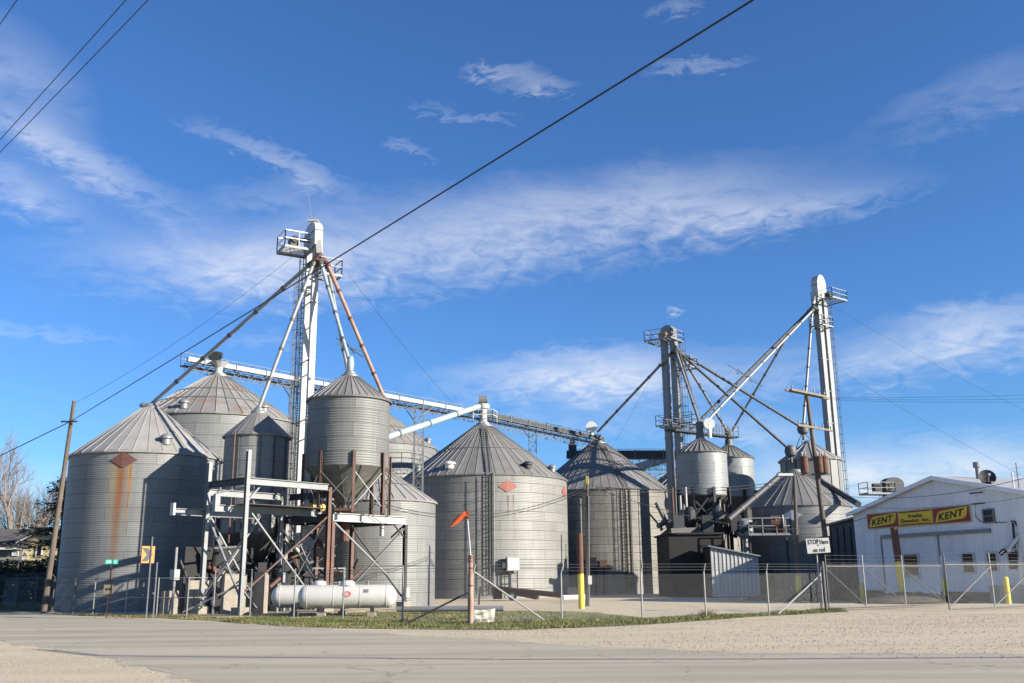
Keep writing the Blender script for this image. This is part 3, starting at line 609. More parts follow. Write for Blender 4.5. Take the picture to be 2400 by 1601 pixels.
# ------------------------------------------------------------------ bucket elevator legs
def railing(mb, pts, h=1.05, r=.028, close=False):
    P_ = pts + ([pts[0]] if close else [])
    for p, q in zip(P_, P_[1:]):
        for z in (h, h * .52): mb.bar(V(p) + V(0, 0, z), V(q) + V(0, 0, z), r * 2, r * 2)
        n = max(1, round((V(q) - V(p)).length / 1.2))
        for k in range(n + 1): c = V(p).lerp(V(q), k / n); mb.bar(c, c + V(0, 0, h), r * 2, r * 2)
LEGS = {}
def bucket_leg(key, label, x, y, ztop, yaw, m, tw=.42, gap=.30, head=(1.15, .55, 1.45), plat=(-.1, -.95, 1.5, 1.7), mids=(), headm=None, dist=(.85, -.15, 1.0), motor=dark_m, ladd=-1, cage=True, bands=5, distm=None, z0=0.0):
    ax = V(cos(yaw), sin(yaw), 0); ay = V(-sin(yaw), cos(yaw), 0); o = V(x, y, 0); up = V(0, 0, 1)
    q = lambda a, b, z: o + ax * a + ay * b + up * z
    t = thing('bucket_elevator', label, 'grain elevator', (x, y, 0), 'bucket elevators')
    off = (tw + gap) / 2; headm = headm or m
    for s in (-1, 1):
        mb = MB(); mb.box(q(s * off, 0, (z0 + ztop) / 2), (tw, tw, ztop - z0), (ax, ay, up))
        mb.build('trunk', m, t)
    bd = MB()
    for i in range(1, bands + 1):
        z = z0 + (ztop - z0) * i / (bands + 1)
        for s in (-1, 1): bd.box(q(s * off, 0, z), (tw + .07, tw + .07, .07), (ax, ay, up))
        bd.bar(q(-off - .5, -.25, z), q(off + .4, -.25, z), .06, .06)
    bd.build('trunk_band', galv_plain, t)
    hw, ht, hh = head; prof = [(-hw / 2, 0), (hw / 2, 0), (hw / 2, hh * .55)] + [(hw / 2 * cos(a), hh * .55 + hh * .45 * sin(a)) for a in [pi * i / 12 for i in range(1, 12)]] + [(-hw / 2, hh * .55)]
    mb = MB(); mb.ext([q(a, -ht / 2, ztop + z) for a, z in prof], ay * ht); hd = mb.build('head_casing', headm, t)
    mb = MB(); mb.box(q(0, 0, ztop + hh * .55), (hw + .06, ht + .06, .05), (ax, ay, up)); mb.build('casing_flange', galv_dark, hd)
    # platform with grating bars and railings
    px, py, pw, pd = plat; zp_ = ztop - .25; pm = MB()
    for b_ in (-1, 1):
        pm.bar(q(px - pw / 2, py + b_ * pd / 2, zp_), q(px + pw / 2, py + b_ * pd / 2, zp_), .07, .16); pm.bar(q(px + b_ * pw / 2, py - pd / 2, zp_), q(px + b_ * pw / 2, py + pd / 2, zp_), .07, .16)
    for k in range(7): pm.bar(q(px - pw / 2 + pw * (k + .5) / 7, py - pd / 2, zp_), q(px - pw / 2 + pw * (k + .5) / 7, py + pd / 2, zp_), .10, .03)
    pl = pm.build('service_platform', grey_p, t)
    rm_ = MB(); c = [q(px - pw / 2, py - pd / 2, zp_), q(px + pw / 2, py - pd / 2, zp_), q(px + pw / 2, py + pd / 2, zp_), q(px - pw / 2, py + pd / 2, zp_)]
    railing(rm_, c, close=True); rm_.build('railing', tank_m if m is white_p else grey_p, pl)
    mo = MB(); mo.tube([q(px - .45, py - .1, ztop + .5), q(px + .35, py - .1, ztop + .5)], .24, 14); mo.box(q(px - .05, py - .1, ztop + .18), (.6, .5, .35), (ax, ay, up)); mo.tube([q(px + .3, py - .2, ztop + .5), q(px + .3, -.2, ztop + .5)], .12, 10); mo.build('drive_motor', motor, t)
    # distributor
    da, db, dz = dist; zc = ztop - dz; mb = MB(); mb.lathe(q(da, db, zc), [(.14, .62), (.16, .45), (.55, .05), (.62, -.05), (.6, -.1), (.3, -.25)], 20); autosmooth(mb.build('distributor', distm or rust_m, t))
    mb = MB(); mb.bar(q(hw / 2 - .1 if da > 0 else -hw / 2 + .1, db * .5, ztop + .25), q(da, db, zc + .55), .34, .34); mb.build('discharge_chute', headm, t)
    # ladder, caged
    la = q(ladd * (off + tw / 2 + .28), 0, z0); lb = q(ladd * (off + tw / 2 + .28), 0, ztop - .2)
    ladder(la, lb, ax * ladd, t, dark_m if m is white_p else galv_dark, .42, .33, (.12, 1.0) if cage else None)
    for (mz, sa, sb, w, d) in mids:
        mb = MB(); c = [q(sa - w / 2, sb - d / 2, mz), q(sa + w / 2, sb - d / 2, mz), q(sa + w / 2, sb + d / 2, mz), q(sa - w / 2, sb + d / 2, mz)]
        for i in range(4): mb.bar(c[i], c[(i + 1) % 4], .07, .14)
        for k in range(4): mb.bar(c[0].lerp(c[1], (k + .5) / 4), c[3].lerp(c[2], (k + .5) / 4), .1, .03)
        ml = mb.build('rest_platform', grey_p, t); mb = MB(); railing(mb, c, close=True); mb.build('railing', grey_p, ml)
    LEGS[key] = dict(o=t, q=q, d=q(da, db, zc), ztop=ztop); return LEGS[key]
YL = 58.0
p = P(738, 570, YL); top1 = zrow(585, 742, YL)
pb = P(700, 1250, YL)
xl = (p.x + pb.x) / 2
l1 = bucket_leg('left', 'tallest white twin-trunk elevator tower rising behind the raised hopper bin', xl, YL, top1, radians(-60), white_p, .36, .98, (2.3, .5, 1.75), (-.2, -1.1, 1.7, 1.8), mids=((zrow(655, 790, YL), 1.0, .7, 1.3, 1.4),), dist=(1.15, .1, 1.15), bands=5)
mb = MB(); h = l1['q'](-.35, .1, top1); mb.bar(h + V(0, 0, 1.0), h + V(0, 0, 2.0), .45, .45); mb.box(h + V(0, 0, 2.02), (.65, .65, .08)); mb.build('dust_stack', white_p, l1['o'])
mb = MB(); mb.tube([h + V(-.1, 0, 2.0), h + V(-.45, 0, 4.0)], .022, 5); mb.build('whip_antenna', galv_plain, l1['o'])
YM = 96.0
p = P(1568, 800, YM); topm = zrow(797, 1568, YM)
l2 = bucket_leg('mid', 'shorter grey elevator tower with rusty motor above the two small hopper bins', p.x, YM, topm, radians(-37), galv_plain, .62, .42, (1.5, .8, 1.5), (-.25, -.6, 3.0, 2.8), dist=(1.1, -.6, 1.5), motor=pipe_r, mids=((zrow(868, 1610, YM), 1.7, 0, 1.8, 1.6), (zrow(1000, 1600, YM), .8, -.6, 4.0, 1.6)), ladd=1, distm=galv_dark, bands=4)
YR = 100.0
pt, pb = P(1913, 720, YR), P(1967, 1100, YR); topr = zrow(700, 1912, YR)
l3 = bucket_leg('right', 'tall slim grey-white elevator tower at the right with rounded head', (pt.x + pb.x) / 2, YR, topr, radians(38), galv_plain, .62, .42, (1.55, .8, 2.6), (1.0, -.5, 2.7, 2.6), headm=white_p, dist=(-1.15, .1, 1.4), mids=((zrow(772, 1905, YR), -.9, -.5, 1.9, 1.6),), ladd=1, distm=galv_dark, bands=8)
# dark elevator head behind the white building
YK = 92.0
p = P(2095, 1180, YK)
l4 = bucket_leg('far', 'small dark elevator head with platform behind the white building roof', p.x, YK, zrow(1152, 2095, YK), radians(10), dark_m, .7, .5, (1.9, 1.0, 1.3), (-1.6, 0, 2.8, 1.6), headm=dark_m, dist=(.4, .6, 1.6), motor=dark_m, cage=False, bands=2, distm=dark_m)

# ------------------------------------------------------------------ spouts
def spout(label, a, b, r, m, collars=4, cm=None):
    a, b = V(a), V(b); t = thing('grain_spout', label, 'grain spout', b, 'grain spouts')
    mb = MB(); mb.tube([a, b], r, 12); autosmooth(mb.build('pipe', m, t))
    d = (b - a).normalized()
    for i in range(0, collars + 1):
        c = a.lerp(b, i / (collars + 1)); cl_ = MB(); cl_.tube([c, c + d * (.3 if i == 0 else .18)], r + (.06 if i == 0 else .035), 12)
        cl_.build('collar', cm or galv_dark, t)
    return t
def tip(b, z=.3): return b['apex'] + V(0, 0, z)
d = l1['d'] + V(0, 0, -.12)
spout('long grey spout from the left tower down to the left bin peak', d - V(.5, .1, 0), tip(A), .115, pipe_g, 5)
spout('grey spout from the left tower to the narrow hopper bin', d - V(.25, .4, 0), tip(J_), .11, pipe_g, 4)
spout('pale blue spout from the left tower to the raised hopper bin', d + V(.15, -.4, 0), tip(K_, .7), .105, pipe_b, 3)
spout('straight grey spout beside the pale blue one', d + V(.45, .1, 0), V(K_['apex'].x - .25, K_['apex'].y + 1.2, K_['apex'].z + .1), .10, pipe_g, 3)
spout('rust brown spout from the left tower going right behind the hopper bin', d + V(.5, -.2, 0), P(903, 938, 57.5), .12, pipe_r, 4, rust_m)
mb = MB(); c = tip(K_, .75); mb.lathe(c, [(.1, -.5), (.18, -.35), (.22, 0), (.18, .3), (.12, .45)], 16); autosmooth(mb.build('valve_head', pipe_b, K_['o']))
d = l2['d'] + V(0, 0, -.15)
spout('spout from the middle tower left to the dull bin peak', d - V(.5, .1, 0), tip(F_, 1.3), .135, galv_plain, 6)
spout('spout from the middle tower to the nearer small hopper bin', d - V(.1, .4, 0), tip(L_, 1.6), .135, galv_plain, 3)
spout('second darker spout from the middle tower to the nearer small hopper bin', d + V(.2, -.3, 0), tip(L_, 1.2) + V(.2, .3, 0), .135, pipe_d, 3)
spout('spout from the middle tower to the farther small hopper bin', d + V(.4, .2, 0), tip(N_, 1.4), .135, galv_plain, 4)
# ------------------------------------------------------------------ right cluster: dryer tower, remaining spouts
YD = 97.0
x, y, r = circ(1826, 1970, 1072, YD)
dz1 = zrow(1070, 1895, YD - r); dap = zrow(1040, 1888, YD)
dr = thing('dryer_tower', 'many-sided grey dryer bin with dark slots rising behind the squat bin', 'grain dryer', (x, y, 0))
DC = V(x, y, 0); NS = 16
for i in range(NS):
    a = 2 * pi * (i + .5) / NS; n = V(cos(a), sin(a), 0); tg = V(-n.y, n.x, 0); w = 2 * r * tan(pi / NS)
    mb = MB(); mb.box(DC + n * (r * cos(pi / NS) - .04) + V(0, 0, dz1 / 2), (w * .86, .08, dz1), (tg, n, V(0, 0, 1))); mb.build('wall_panel', galv, dr)
    mb = MB(); mb.box(DC + n * (r * cos(pi / NS) - .12) + tg * (w * .5) + V(0, 0, dz1 / 2), (w * .22, .05, dz1 * .98), (tg, n, V(0, 0, 1))); mb.build('air_slot', dark_m, dr)
pm = roof_panel(r, .2, dap - dz1, .5, NS, roof_light)
for i in range(NS): link('roof_panel', pm, dr, (0, 0, dz1), 2 * pi * i / NS)
mb = MB(); mb.lathe(DC + V(0, 0, dap), [(.55, -.1), (.55, .1), (.4, .25), (.12, .35)], 16); mb.build('roof_cap', galv_plain, dr)
for (px, py, lab) in ((1882, 1008, 0), (1853, 1060, 1)):
    c = P(px, py, YD - (0 if lab == 0 else r * .8)); mb = MB(); mb.lathe(c, [(.15, -1.0), (.15, -.5), (.5, -.3), (.6, .1), (.5, .5), (.2, .7)], 14); autosmooth(mb.build('valve_head', galv_dark, dr))
    if lab == 0:
        for a in (0, 2.1, 4.2): mb = MB(); mb.bar(c, V(c.x + 1.1 * cos(a), c.y + 1.1 * sin(a), dap - .3), .06, .06); mb.build('stay', galv_dark, dr)
d = l2['d'] + V(.3, -.2, -.2)
spout('long dark spout from the middle tower down to the dryer side', d, P(1853, 1056, YD - r * .8), .135, pipe_d, 6)
spout('long dark spout from the middle tower across to the dryer peak', d + V(.15, .3, .1), P(1882, 1004, YD), .135, pipe_d, 6)
d = l3['d'] + V(0, 0, -.15)
spout('dark long spout from the right tower down left past the small bins', d - V(.5, .2, 0), P(1610, 1016, 94), .14, pipe_d, 7)
spout('pale long spout from the right tower to the nearer small hopper bin', d + V(-.2, -.4, 0), tip(L_, 1.5) + V(.5, 0, 0), .14, galv_plain, 7)
spout('thin spout branching off to the farther small hopper bin', (d + V(-.2, -.4, 0)).lerp(tip(L_, 1.5), .24), tip(N_, 1.5) + V(.4, 0, 0), .12, galv_plain, 4)
spout('upright spout from the right tower to the dryer peak', d + V(-.1, .2, 0), P(1883, 996, YD), .14, galv_plain, 5)
# spreader stays on the crossing spouts
for (c, ln, lab) in ((P(1745, 880, 95), 3.2, 'star of thin stays on the crossing right spouts'), (P(820, 815, 55.5), 1.7, 'star of thin stays on the spouts over the raised hopper bin')):
    t = thing('spout_stay', lab, 'stay', c, 'spout stays')
    for (dx, dy, dz) in ((1, -.2, -.75), (.9, .3, -.2), (-.4, .2, .5), (-.95, -.2, .25)):
        mb = MB(); mb.bar(c - V(dx, dy, dz) * ln * .5, c + V(dx, dy, dz) * ln * .5, .05, .05); mb.build('stay_rod', galv_dark, t)
# valve heads and catwalk over the two small hopper bins
for b, h in ((L_, 1.6), (N_, 1.4)):
    mb = MB(); mb.lathe(tip(b, 0), [(.45, -.2), (.4, .5), (.3, .9), (.38, 1.0), (.38, 1.5), (.2, 1.7)], 14); autosmooth(mb.build('inlet_head', galv_dark, b['o']))
mb = MB(); c = tip(L_, 1.25) + V(.75, -.6, .1); mb.tube([c - V(0, .18, 0), c + V(0, .18, 0)], .52, 18); mb.tube([c, c - V(0, 0, 1.3)], .2, 8); mb.build('inspection_drum', tank_m, L_['o'])
cw = thing('catwalk', 'railed steel catwalk joining the tops of the two small hopper bins', 'catwalk', tip(L_, .7))
a, b = P(1568, 1008, 91), P(1722, 1026, 101)
mb = MB(); mb.bar(a, b, 1.0, .18); mb.build('deck', dark_m, cw)
side = (b - a).normalized().cross(V(0, 0, 1)) * .5
for s in (-1, 1):
    mb = MB(); railing(mb, [a + side * s, b + side * s], 1.1, .03); mb.build('railing', galv_dark, cw)
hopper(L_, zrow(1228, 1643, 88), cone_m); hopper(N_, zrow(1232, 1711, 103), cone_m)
posts(L_, L_['r'] + .15, 0, zrow(1142, 1660, 86), 8, .2, dark_m, True, .22); posts(N_, N_['r'] + .15, 0, zrow(1148, 1711, 101), 8, .3, dark_m, True, .22)
# work house in the shade under the small hopper bins
wh = thing('work_house', 'metal work house under the two small hopper bins, darkened in colour for its shade', 'shed', (16, 84, 0))
dk = mat('shade_black_siding', (.014, .0135, .013), .8, 0, .3, 1, .3)  # near-black colour stands in for shade over the work house
xs = [P(1574, 1400, 81).x, P(1700, 1400, 81).x, P(1760, 1400, 84).x]
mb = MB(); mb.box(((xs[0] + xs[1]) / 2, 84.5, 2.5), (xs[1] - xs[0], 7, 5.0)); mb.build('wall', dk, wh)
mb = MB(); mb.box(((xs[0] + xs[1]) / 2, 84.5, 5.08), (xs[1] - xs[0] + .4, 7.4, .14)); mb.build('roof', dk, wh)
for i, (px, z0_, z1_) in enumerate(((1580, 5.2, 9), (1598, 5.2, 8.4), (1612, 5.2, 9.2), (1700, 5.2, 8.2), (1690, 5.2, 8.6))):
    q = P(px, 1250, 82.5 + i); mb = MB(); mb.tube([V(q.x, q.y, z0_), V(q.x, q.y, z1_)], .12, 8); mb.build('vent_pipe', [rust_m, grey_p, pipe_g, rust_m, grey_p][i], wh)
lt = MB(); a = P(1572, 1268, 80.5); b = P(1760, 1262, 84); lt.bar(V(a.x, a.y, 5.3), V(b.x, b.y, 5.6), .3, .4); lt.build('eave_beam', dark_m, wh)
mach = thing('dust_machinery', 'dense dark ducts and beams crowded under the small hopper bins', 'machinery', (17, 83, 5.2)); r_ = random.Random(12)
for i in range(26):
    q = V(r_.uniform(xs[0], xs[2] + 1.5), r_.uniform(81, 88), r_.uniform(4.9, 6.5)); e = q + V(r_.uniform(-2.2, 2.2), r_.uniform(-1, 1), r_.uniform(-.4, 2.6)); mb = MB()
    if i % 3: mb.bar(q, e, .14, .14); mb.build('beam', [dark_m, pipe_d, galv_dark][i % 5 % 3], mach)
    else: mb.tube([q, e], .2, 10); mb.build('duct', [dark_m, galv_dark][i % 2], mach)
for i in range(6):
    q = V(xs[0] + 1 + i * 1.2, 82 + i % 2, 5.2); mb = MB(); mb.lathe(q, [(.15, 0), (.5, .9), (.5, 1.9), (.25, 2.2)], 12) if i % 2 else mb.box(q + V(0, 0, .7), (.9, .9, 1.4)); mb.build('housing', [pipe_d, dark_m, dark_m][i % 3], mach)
# white ribbed lean-to shed
ws = thing('lean_to_shed', 'white ribbed metal lean-to shed with sloping roof under the small bins', 'shed', gp(1720, 1405))
shed_w = mat('white_ribbed_siding', (.40, .40, .385), .6, 0, .12, 1.5, .3)
YS = 77.6
xa, xb = P(1671, 1400, YS).x, P(1776, 1400, YS + 1).x; za, zb_ = zrow(1281, 1671, YS), zrow(1306, 1772, YS + 1)
npn = 12
for i in range(npn):
    f0, f1 = i / npn, (i + 1) / npn; u0, u1 = xa + (xb - xa) * f0, xa + (xb - xa) * f1; h0, h1 = za + (zb_ - za) * f0, za + (zb_ - za) * f1
    mb = MB(); mb.ext([(u0 + .012, YS, .06), (u1 - .012, YS, .06), (u1 - .012, YS, h1), (u0 + .012, YS, h0)], (0, .05, 0)); mb.box((u0 + .05, YS - .02, h0 / 2), (.07, .05, h0 - .15)); mb.build('siding_panel', shed_w, ws)
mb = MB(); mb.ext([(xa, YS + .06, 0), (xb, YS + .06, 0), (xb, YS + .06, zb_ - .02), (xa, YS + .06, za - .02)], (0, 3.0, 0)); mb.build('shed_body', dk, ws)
mb = MB(); mb.ext([(xa - .2, YS - .25, za), (xb + .2, YS - .25, zb_), (xb + .2, YS - .25, zb_ + .1), (xa - .2, YS - .25, za + .1)], (0, 3.3, 0)); mb.build('roof', grey_p, ws)
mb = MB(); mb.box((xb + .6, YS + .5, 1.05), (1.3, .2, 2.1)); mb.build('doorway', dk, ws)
# tower-side fan platform in front of the squat bin
fpz = zrow(1253, 1818, 80); c = P(1800, 1253, 80); fn = thing('fan_platform', 'small railed platform with a rusty round fan before the squat bin', 'platform', V(c.x, c.y, 0))
mb = MB(); mb.box(V(c.x, c.y, c.z), (3.4, 1.4, .18)); mb.build('deck', grey_p, fn)
mb = MB(); railing(mb, [V(c.x - 1.7, c.y - .7, c.z), V(c.x + 1.7, c.y - .7, c.z), V(c.x + 1.7, c.y + .7, c.z)], 1.3, .035); mb.build('railing', grey_p, fn)
mb = MB(); mb.tube([V(c.x + .3, c.y, c.z + .8), V(c.x + 1.2, c.y - .2, c.z + .8)], .72, 20); mb.build('fan_drum', rust_m, fn)
mb = MB(); mb.tube([V(c.x + 1.2, c.y - .2, c.z + .8), V(c.x + 1.3, c.y - .22, c.z + .8)], .78, 20); mb.build('fan_ring', tank_m, fn)
for dx in (-1.5, 1.5): mb = MB(); mb.bar((c.x + dx, c.y, 0), (c.x + dx, c.y, c.z - .09), .14, .14); mb.build('leg', dark_m, fn)
c = P(1745, 1238, 82); mb = MB(); mb.lathe((c.x, c.y, 0), [(.2, 0), (.2, c.z - .9), (.7, c.z - .6), (.7, c.z + .6), (.3, c.z + .8)], 16); autosmooth(mb.build('cyclone_drum', grey_p, None, None, label='round grey cyclone drum in shade left of the fan platform', cat='drum'))
spout('dark thick spout from the dryer foot down to the white building', P(1921, 1127, 88), P(2012, 1182, 80), .26, pipe_d, 2)
spout('dark spout running down left across the squat bin roof', P(1830, 1113, 84), P(1707, 1218, 80), .24, pipe_d, 3)
# hand rails strung in front of the small bins
# ------------------------------------------------------------------ conveyors over the big bins
def lattice(mb, a, b, h, w, n, r=.02, up=V(0, 0, 1)):
    d = (b - a); sd = d.normalized().cross(up).normalized() * (w / 2)
    for s in (-1, 1):
        for z in (0, -h): mb.bar(a + sd * s + up * z, b + sd * s + up * z, r * 2, r * 2)
        for k in range(n):
            p, q = a + d * (k / n) + sd * s, a + d * ((k + 1) / n) + sd * s
            mb.bar(p, q - up * h, r * 1.4, r * 1.4) if k % 2 else mb.bar(p - up * h, q, r * 1.4, r * 1.4)
            mb.bar(p, p - up * h, r * 1.4, r * 1.4)
def conveyor(label, a, b, rad, m, truss_h, n, cat='conveyor', tm=galv_plain, side=-1, rail=True, railr=.025):
    t = thing('drag_conveyor', label, cat, a, 'overhead conveyors'); d = (b - a).normalized(); sd = d.cross(V(0, 0, 1)).normalized()
    mb = MB(); mb.bar(a, b, rad * 2, rad * 2); mb.build('trough', m, t)
    mb = MB(); lattice(mb, a - V(0, 0, rad + .05), b - V(0, 0, rad + .05), truss_h, 1.0, n); mb.build('truss', tm, t)
    k = int((b - a).length / 2.6)
    for i in range(k):
        c = a.lerp(b, (i + .5) / k) ; mb = MB(); mb.box(c, (.1, rad * 2 + .12, rad * 2 + .12), (d, sd, V(0, 0, 1))); mb.build('trough_flange', tm, t)
    if rail:
        o = sd * side * .95 - V(0, 0, .35)
        mb = MB(); mb.bar(a + o, b + o, .7, .06); mb.build('walkway', tm, t)
        mb = MB(); railing(mb, [a + o + sd * side * .3, b + o + sd * side * .3], 1.15, railr); mb.build('railing', galv_dark, t)
    return t
za = zrow(840, 440, 71.0)
ca = P(440, 842, 71.0); cm1 = P(1118, 968, 90.5); cb = P(1412, 1030, 104.5)
conveyor('long white overhead conveyor from the far left bin to the middle bin', ca, cm1, .18, white_p, .6, 46, tm=galv_dark)
conveyor('dark overhead conveyor from the middle bin to the dull bin', cm1 + V(.3, .2, 0), cb, .22, dark_m, .8, 26, tm=galv_dark)
mb = MB(); c = P(519, 870, 72.2); mb.lathe(V(B_['apex'].x, B_['apex'].y, B_['apex'].z + .2), [(.5, 0), (.28, .15), (.28, .5), (.75, .95)], 12); mb.build('inlet_funnel', white_p, B_['o'])
mb = MB(); c = ca + (cm1 - ca).normalized() * 2.2; mb.box(c + V(0, 0, .55), (.7, .6, .8)); mb.tube([c + V(-.5, 0, .7), c + V(.5, 0, .7)], .25, 10); mb.build('conveyor_drive', dark_m, None, None, label='dark drive motor at the left end of the white conveyor', cat='motor')
# turret on the middle bin
c = tip(E_, 0); mb = MB(); mb.lathe(c, [(.75, -.1), (.55, .35), (.35, .5), (.35, 1.6), (.6, 1.7), (.6, 2.1), (.3, 2.3)], 14); autosmooth(mb.build('turret', white_p, E_['o']))
mb = MB(); mb.tube([c + V(-.4, -.3, 2.5), c + V(.4, -.3, 2.5)], .42, 12); mb.box(c + V(0, 0, 2.3), (.8, .8, .4)); mb.build('turret_drive', galv_plain, E_['o'])
mb = MB(); railing(mb, [c + V(-.9, -.9, .5), c + V(.9, -.9, .5), c + V(1.3, .6, .5)], 1.0, .03); mb.build('peak_railing', tank_m, E_['o'])
spout('pale blue-grey pipe slanting from behind the raised bin up to the middle bin peak', c + V(-.3, -.4, 1.9), P(855, 1043, 72), .27, pipe_b, 3)
# turret on the dull bin
c = tip(F_, 0); mb = MB(); mb.lathe(c, [(.9, -.1), (.5, .4), (.35, .6), (.35, 1.0)], 12); mb.build('inlet', galv_dark, F_['o'])
mb = MB(); q = c + V(-.7, -.3, 1.75); mb.tube([q - V(0, .25, 0), q + V(0, .25, 0)], .62, 18); mb.tube([q, q - V(0, 0, 1.2)], .22, 8); mb.build('inspection_drum', tank_m, F_['o'])
# low dark conveyor behind the dull bin and the inclined white truss under it
a, b = P(1330, 1066, 112), P(1590, 1066, 108)
conveyor('level dark conveyor bridge behind the dull bin peak', a, b, .45, dark_m, 1.2, 20, tm=galv_dark)
a, b = P(1480, 1100, 118), P(1600, 1062, 112)
conveyor('short cream conveyor climbing right under the dark bridge', a, b, .4, white_p, 1.4, 10, tm=galv_plain, rail=False)
mb = MB(); c = P(1342, 1058, 111.5); mb.box(c, (.9, .8, 1.6)); mb.tube([c + V(0, 0, .8), c + V(0, 0, 1.6)], .3, 8); mb.build('bridge_drive', dark_m, None, None, label='dark drive unit at the left end of the level conveyor bridge', cat='motor')
# lattice support towers
def tower(label, c, ztop, w=.75, m=galv_plain, step=.9, arms=True):
    t = thing('lattice_tower', label, 'lattice tower', V(c.x, c.y, 0), 'conveyor support towers'); cs = [V(c.x + w / 2 * i, c.y + w / 2 * j, 0) for i, j in ((-1, -1), (1, -1), (1, 1), (-1, 1))]
    for q in cs: mb = MB(); mb.bar(q, q + V(0, 0, ztop), .07, .07); mb.build('leg', m, t)
    mb = MB(); k = int(ztop / step)
    for i in range(k):
        for j in range(4):
            p, q = cs[j], cs[(j + 1) % 4]; z = i * step; mb.bar(p + V(0, 0, z), q + V(0, 0, z), .035, .035); mb.bar(p + V(0, 0, z), q + V(0, 0, z + step), .035, .035) if (i + j) % 2 else mb.bar(q + V(0, 0, z), p + V(0, 0, z + step), .035, .035)
    mb.build('lattice', m, t)
    if arms:
        mb = MB()
        for s in (-1, 1): mb.bar(cs[0] + V(0, 0, ztop - 1.2), V(c.x + s * 1.2, c.y, ztop), .06, .06)
        mb.bar(V(c.x - 1.2, c.y, ztop), V(c.x + 1.2, c.y, ztop), .08, .08); mb.build('head_arm', m, t)
tower('slim lattice tower between the white tower and the far left bin', P(694, 950, 73), zrow(905, 694, 74) )
tower('lattice tower in front of the half hidden bin', P(981, 1050, 80), zrow(955, 981, 80))
tower('far lattice tower behind the middle bin roof', P(1248, 1030, 99), zrow(1000, 1248, 99))
tower('far lattice tower under the dark bridge', P(1535, 1100, 117), zrow(1110, 1535, 117), 1.6)
# tall caged ladder mast left of the white tower
lm = thing('ladder_mast', 'tall caged ladder mast standing left of the white twin tower', 'ladder', (P(700, 1000, 60).x, 60, 0))
q = P(697, 1000, 60); q.z = 0
ladder(q, V(q.x, q.y, zrow(640, 705, 60)), V(-.5, -.85, 0), lm, galv_plain, .42, .33, (.05, .98))
mb = MB()
for z in (6, 10, 14, 17): mb.bar(V(q.x, q.y, z), V(xl, YL, z), .06, .06)
mb.build('mast_bracket', galv_plain, lm)

# ------------------------------------------------------------------ white office building with the yellow sign
FU = V(.345, -.939, 0); FN = V(-.939, -.345, 0); K0 = P(2018, 1390, 70.5); K0.z = 0
def fac(px, py):
    d = ray(px, py); k = (K0 - CAM).dot(FN) / d.dot(FN); p = CAM + d * k; return (p - K0).dot(FU), p.z
def kp(s, z, out=0.0): return K0 + FU * s + V(0, 0, z) + FN * out
kb = thing('office_building', 'white ribbed metal gable building with a yellow and red sign', 'building', K0)
siding = mat('white_metal_siding', (.74, .75, .76), .55, 0, .05, 1.2, .08, rnd=.03)
spk, zpk = fac(2193, 1120); _, zev = fac(2019, 1203); WID = 2 * spk; zf = fac(2035, 1384)[1]
def zroof(s): return zev + (zpk - zev) * (1 - abs(s - spk) / spk)
NP = 26
for i in range(NP):
    a, b = WID * i / NP, WID * (i + 1) / NP; a += .004; b -= .004; pts = [kp(a, zf), kp(b, zf), kp(b, zroof(b) - .02)]
    if a < spk < b: pts.append(kp(spk, zroof(spk) - .02))
    pts.append(kp(a, zroof(a) - .02)); mb = MB(); mb.ext(pts, FN * .05)
    for f in (.1, .4, .7):
        s = a + (b - a) * f; mb.box(kp(s, (zf + zroof(s)) / 2 - .05, .065), (.05, .04, zroof(s) - zf - .15), (FU, FN, V(0, 0, 1)))
    mb.build('siding_panel', siding, kb)
DEP = 16.0
mb = MB(); mb.ext([kp(0, zf), kp(WID, zf), kp(WID, zev - .02), kp(spk, zpk - .02), kp(0, zev - .02)], -FN * DEP); mb.build('wall', siding, kb)
mb = MB(); mb.ext([kp(0, 0, -.05), kp(WID, 0, -.05), kp(WID, zf, -.05), kp(0, zf, -.05)], -FN * (DEP - .1)); mb.build('foundation', mat('dark_block_foundation', (.07, .065, .06), .9, 0, .2, 2, bump=.4), kb)
rf_m = mat('pale_metal_roof', (.38, .38, .37), .5, .1, .1, 1)
for s in (0, 1):
    e = -.35 if s == 0 else WID + .35; ze = zev - .35 * (zpk - zev) / spk; mb = MB(); mb.ext([kp(e, ze, .35), kp(spk, zpk, .35), kp(spk, zpk + .12, .35), kp(e, ze + .12, .35)], -FN * (DEP + .5)); rf = mb.build('roof', rf_m, kb)
    mb = MB(); mb.ext([kp(e, ze - .14, .36), kp(spk, zpk - .14, .36), kp(spk, zpk + .13, .36), kp(e, ze + .13, .36)], FN * .05); mb.build('barge_board', siding, rf)
mb = MB(); c = kp(fac(2222, 1120)[0], zroof(fac(2222, 1120)[0]), -2.5); mb.tube([c, c + V(0, 0, .9)], .14, 10); mb.tube([c + V(0, 0, .85), c + V(0, 0, 1.2)], .24, 10); mb.build('roof_flue', galv_plain, kb)
white_trim = mat('white_trim_paint', (.52, .52, .52), .5, 0, .08, 2)
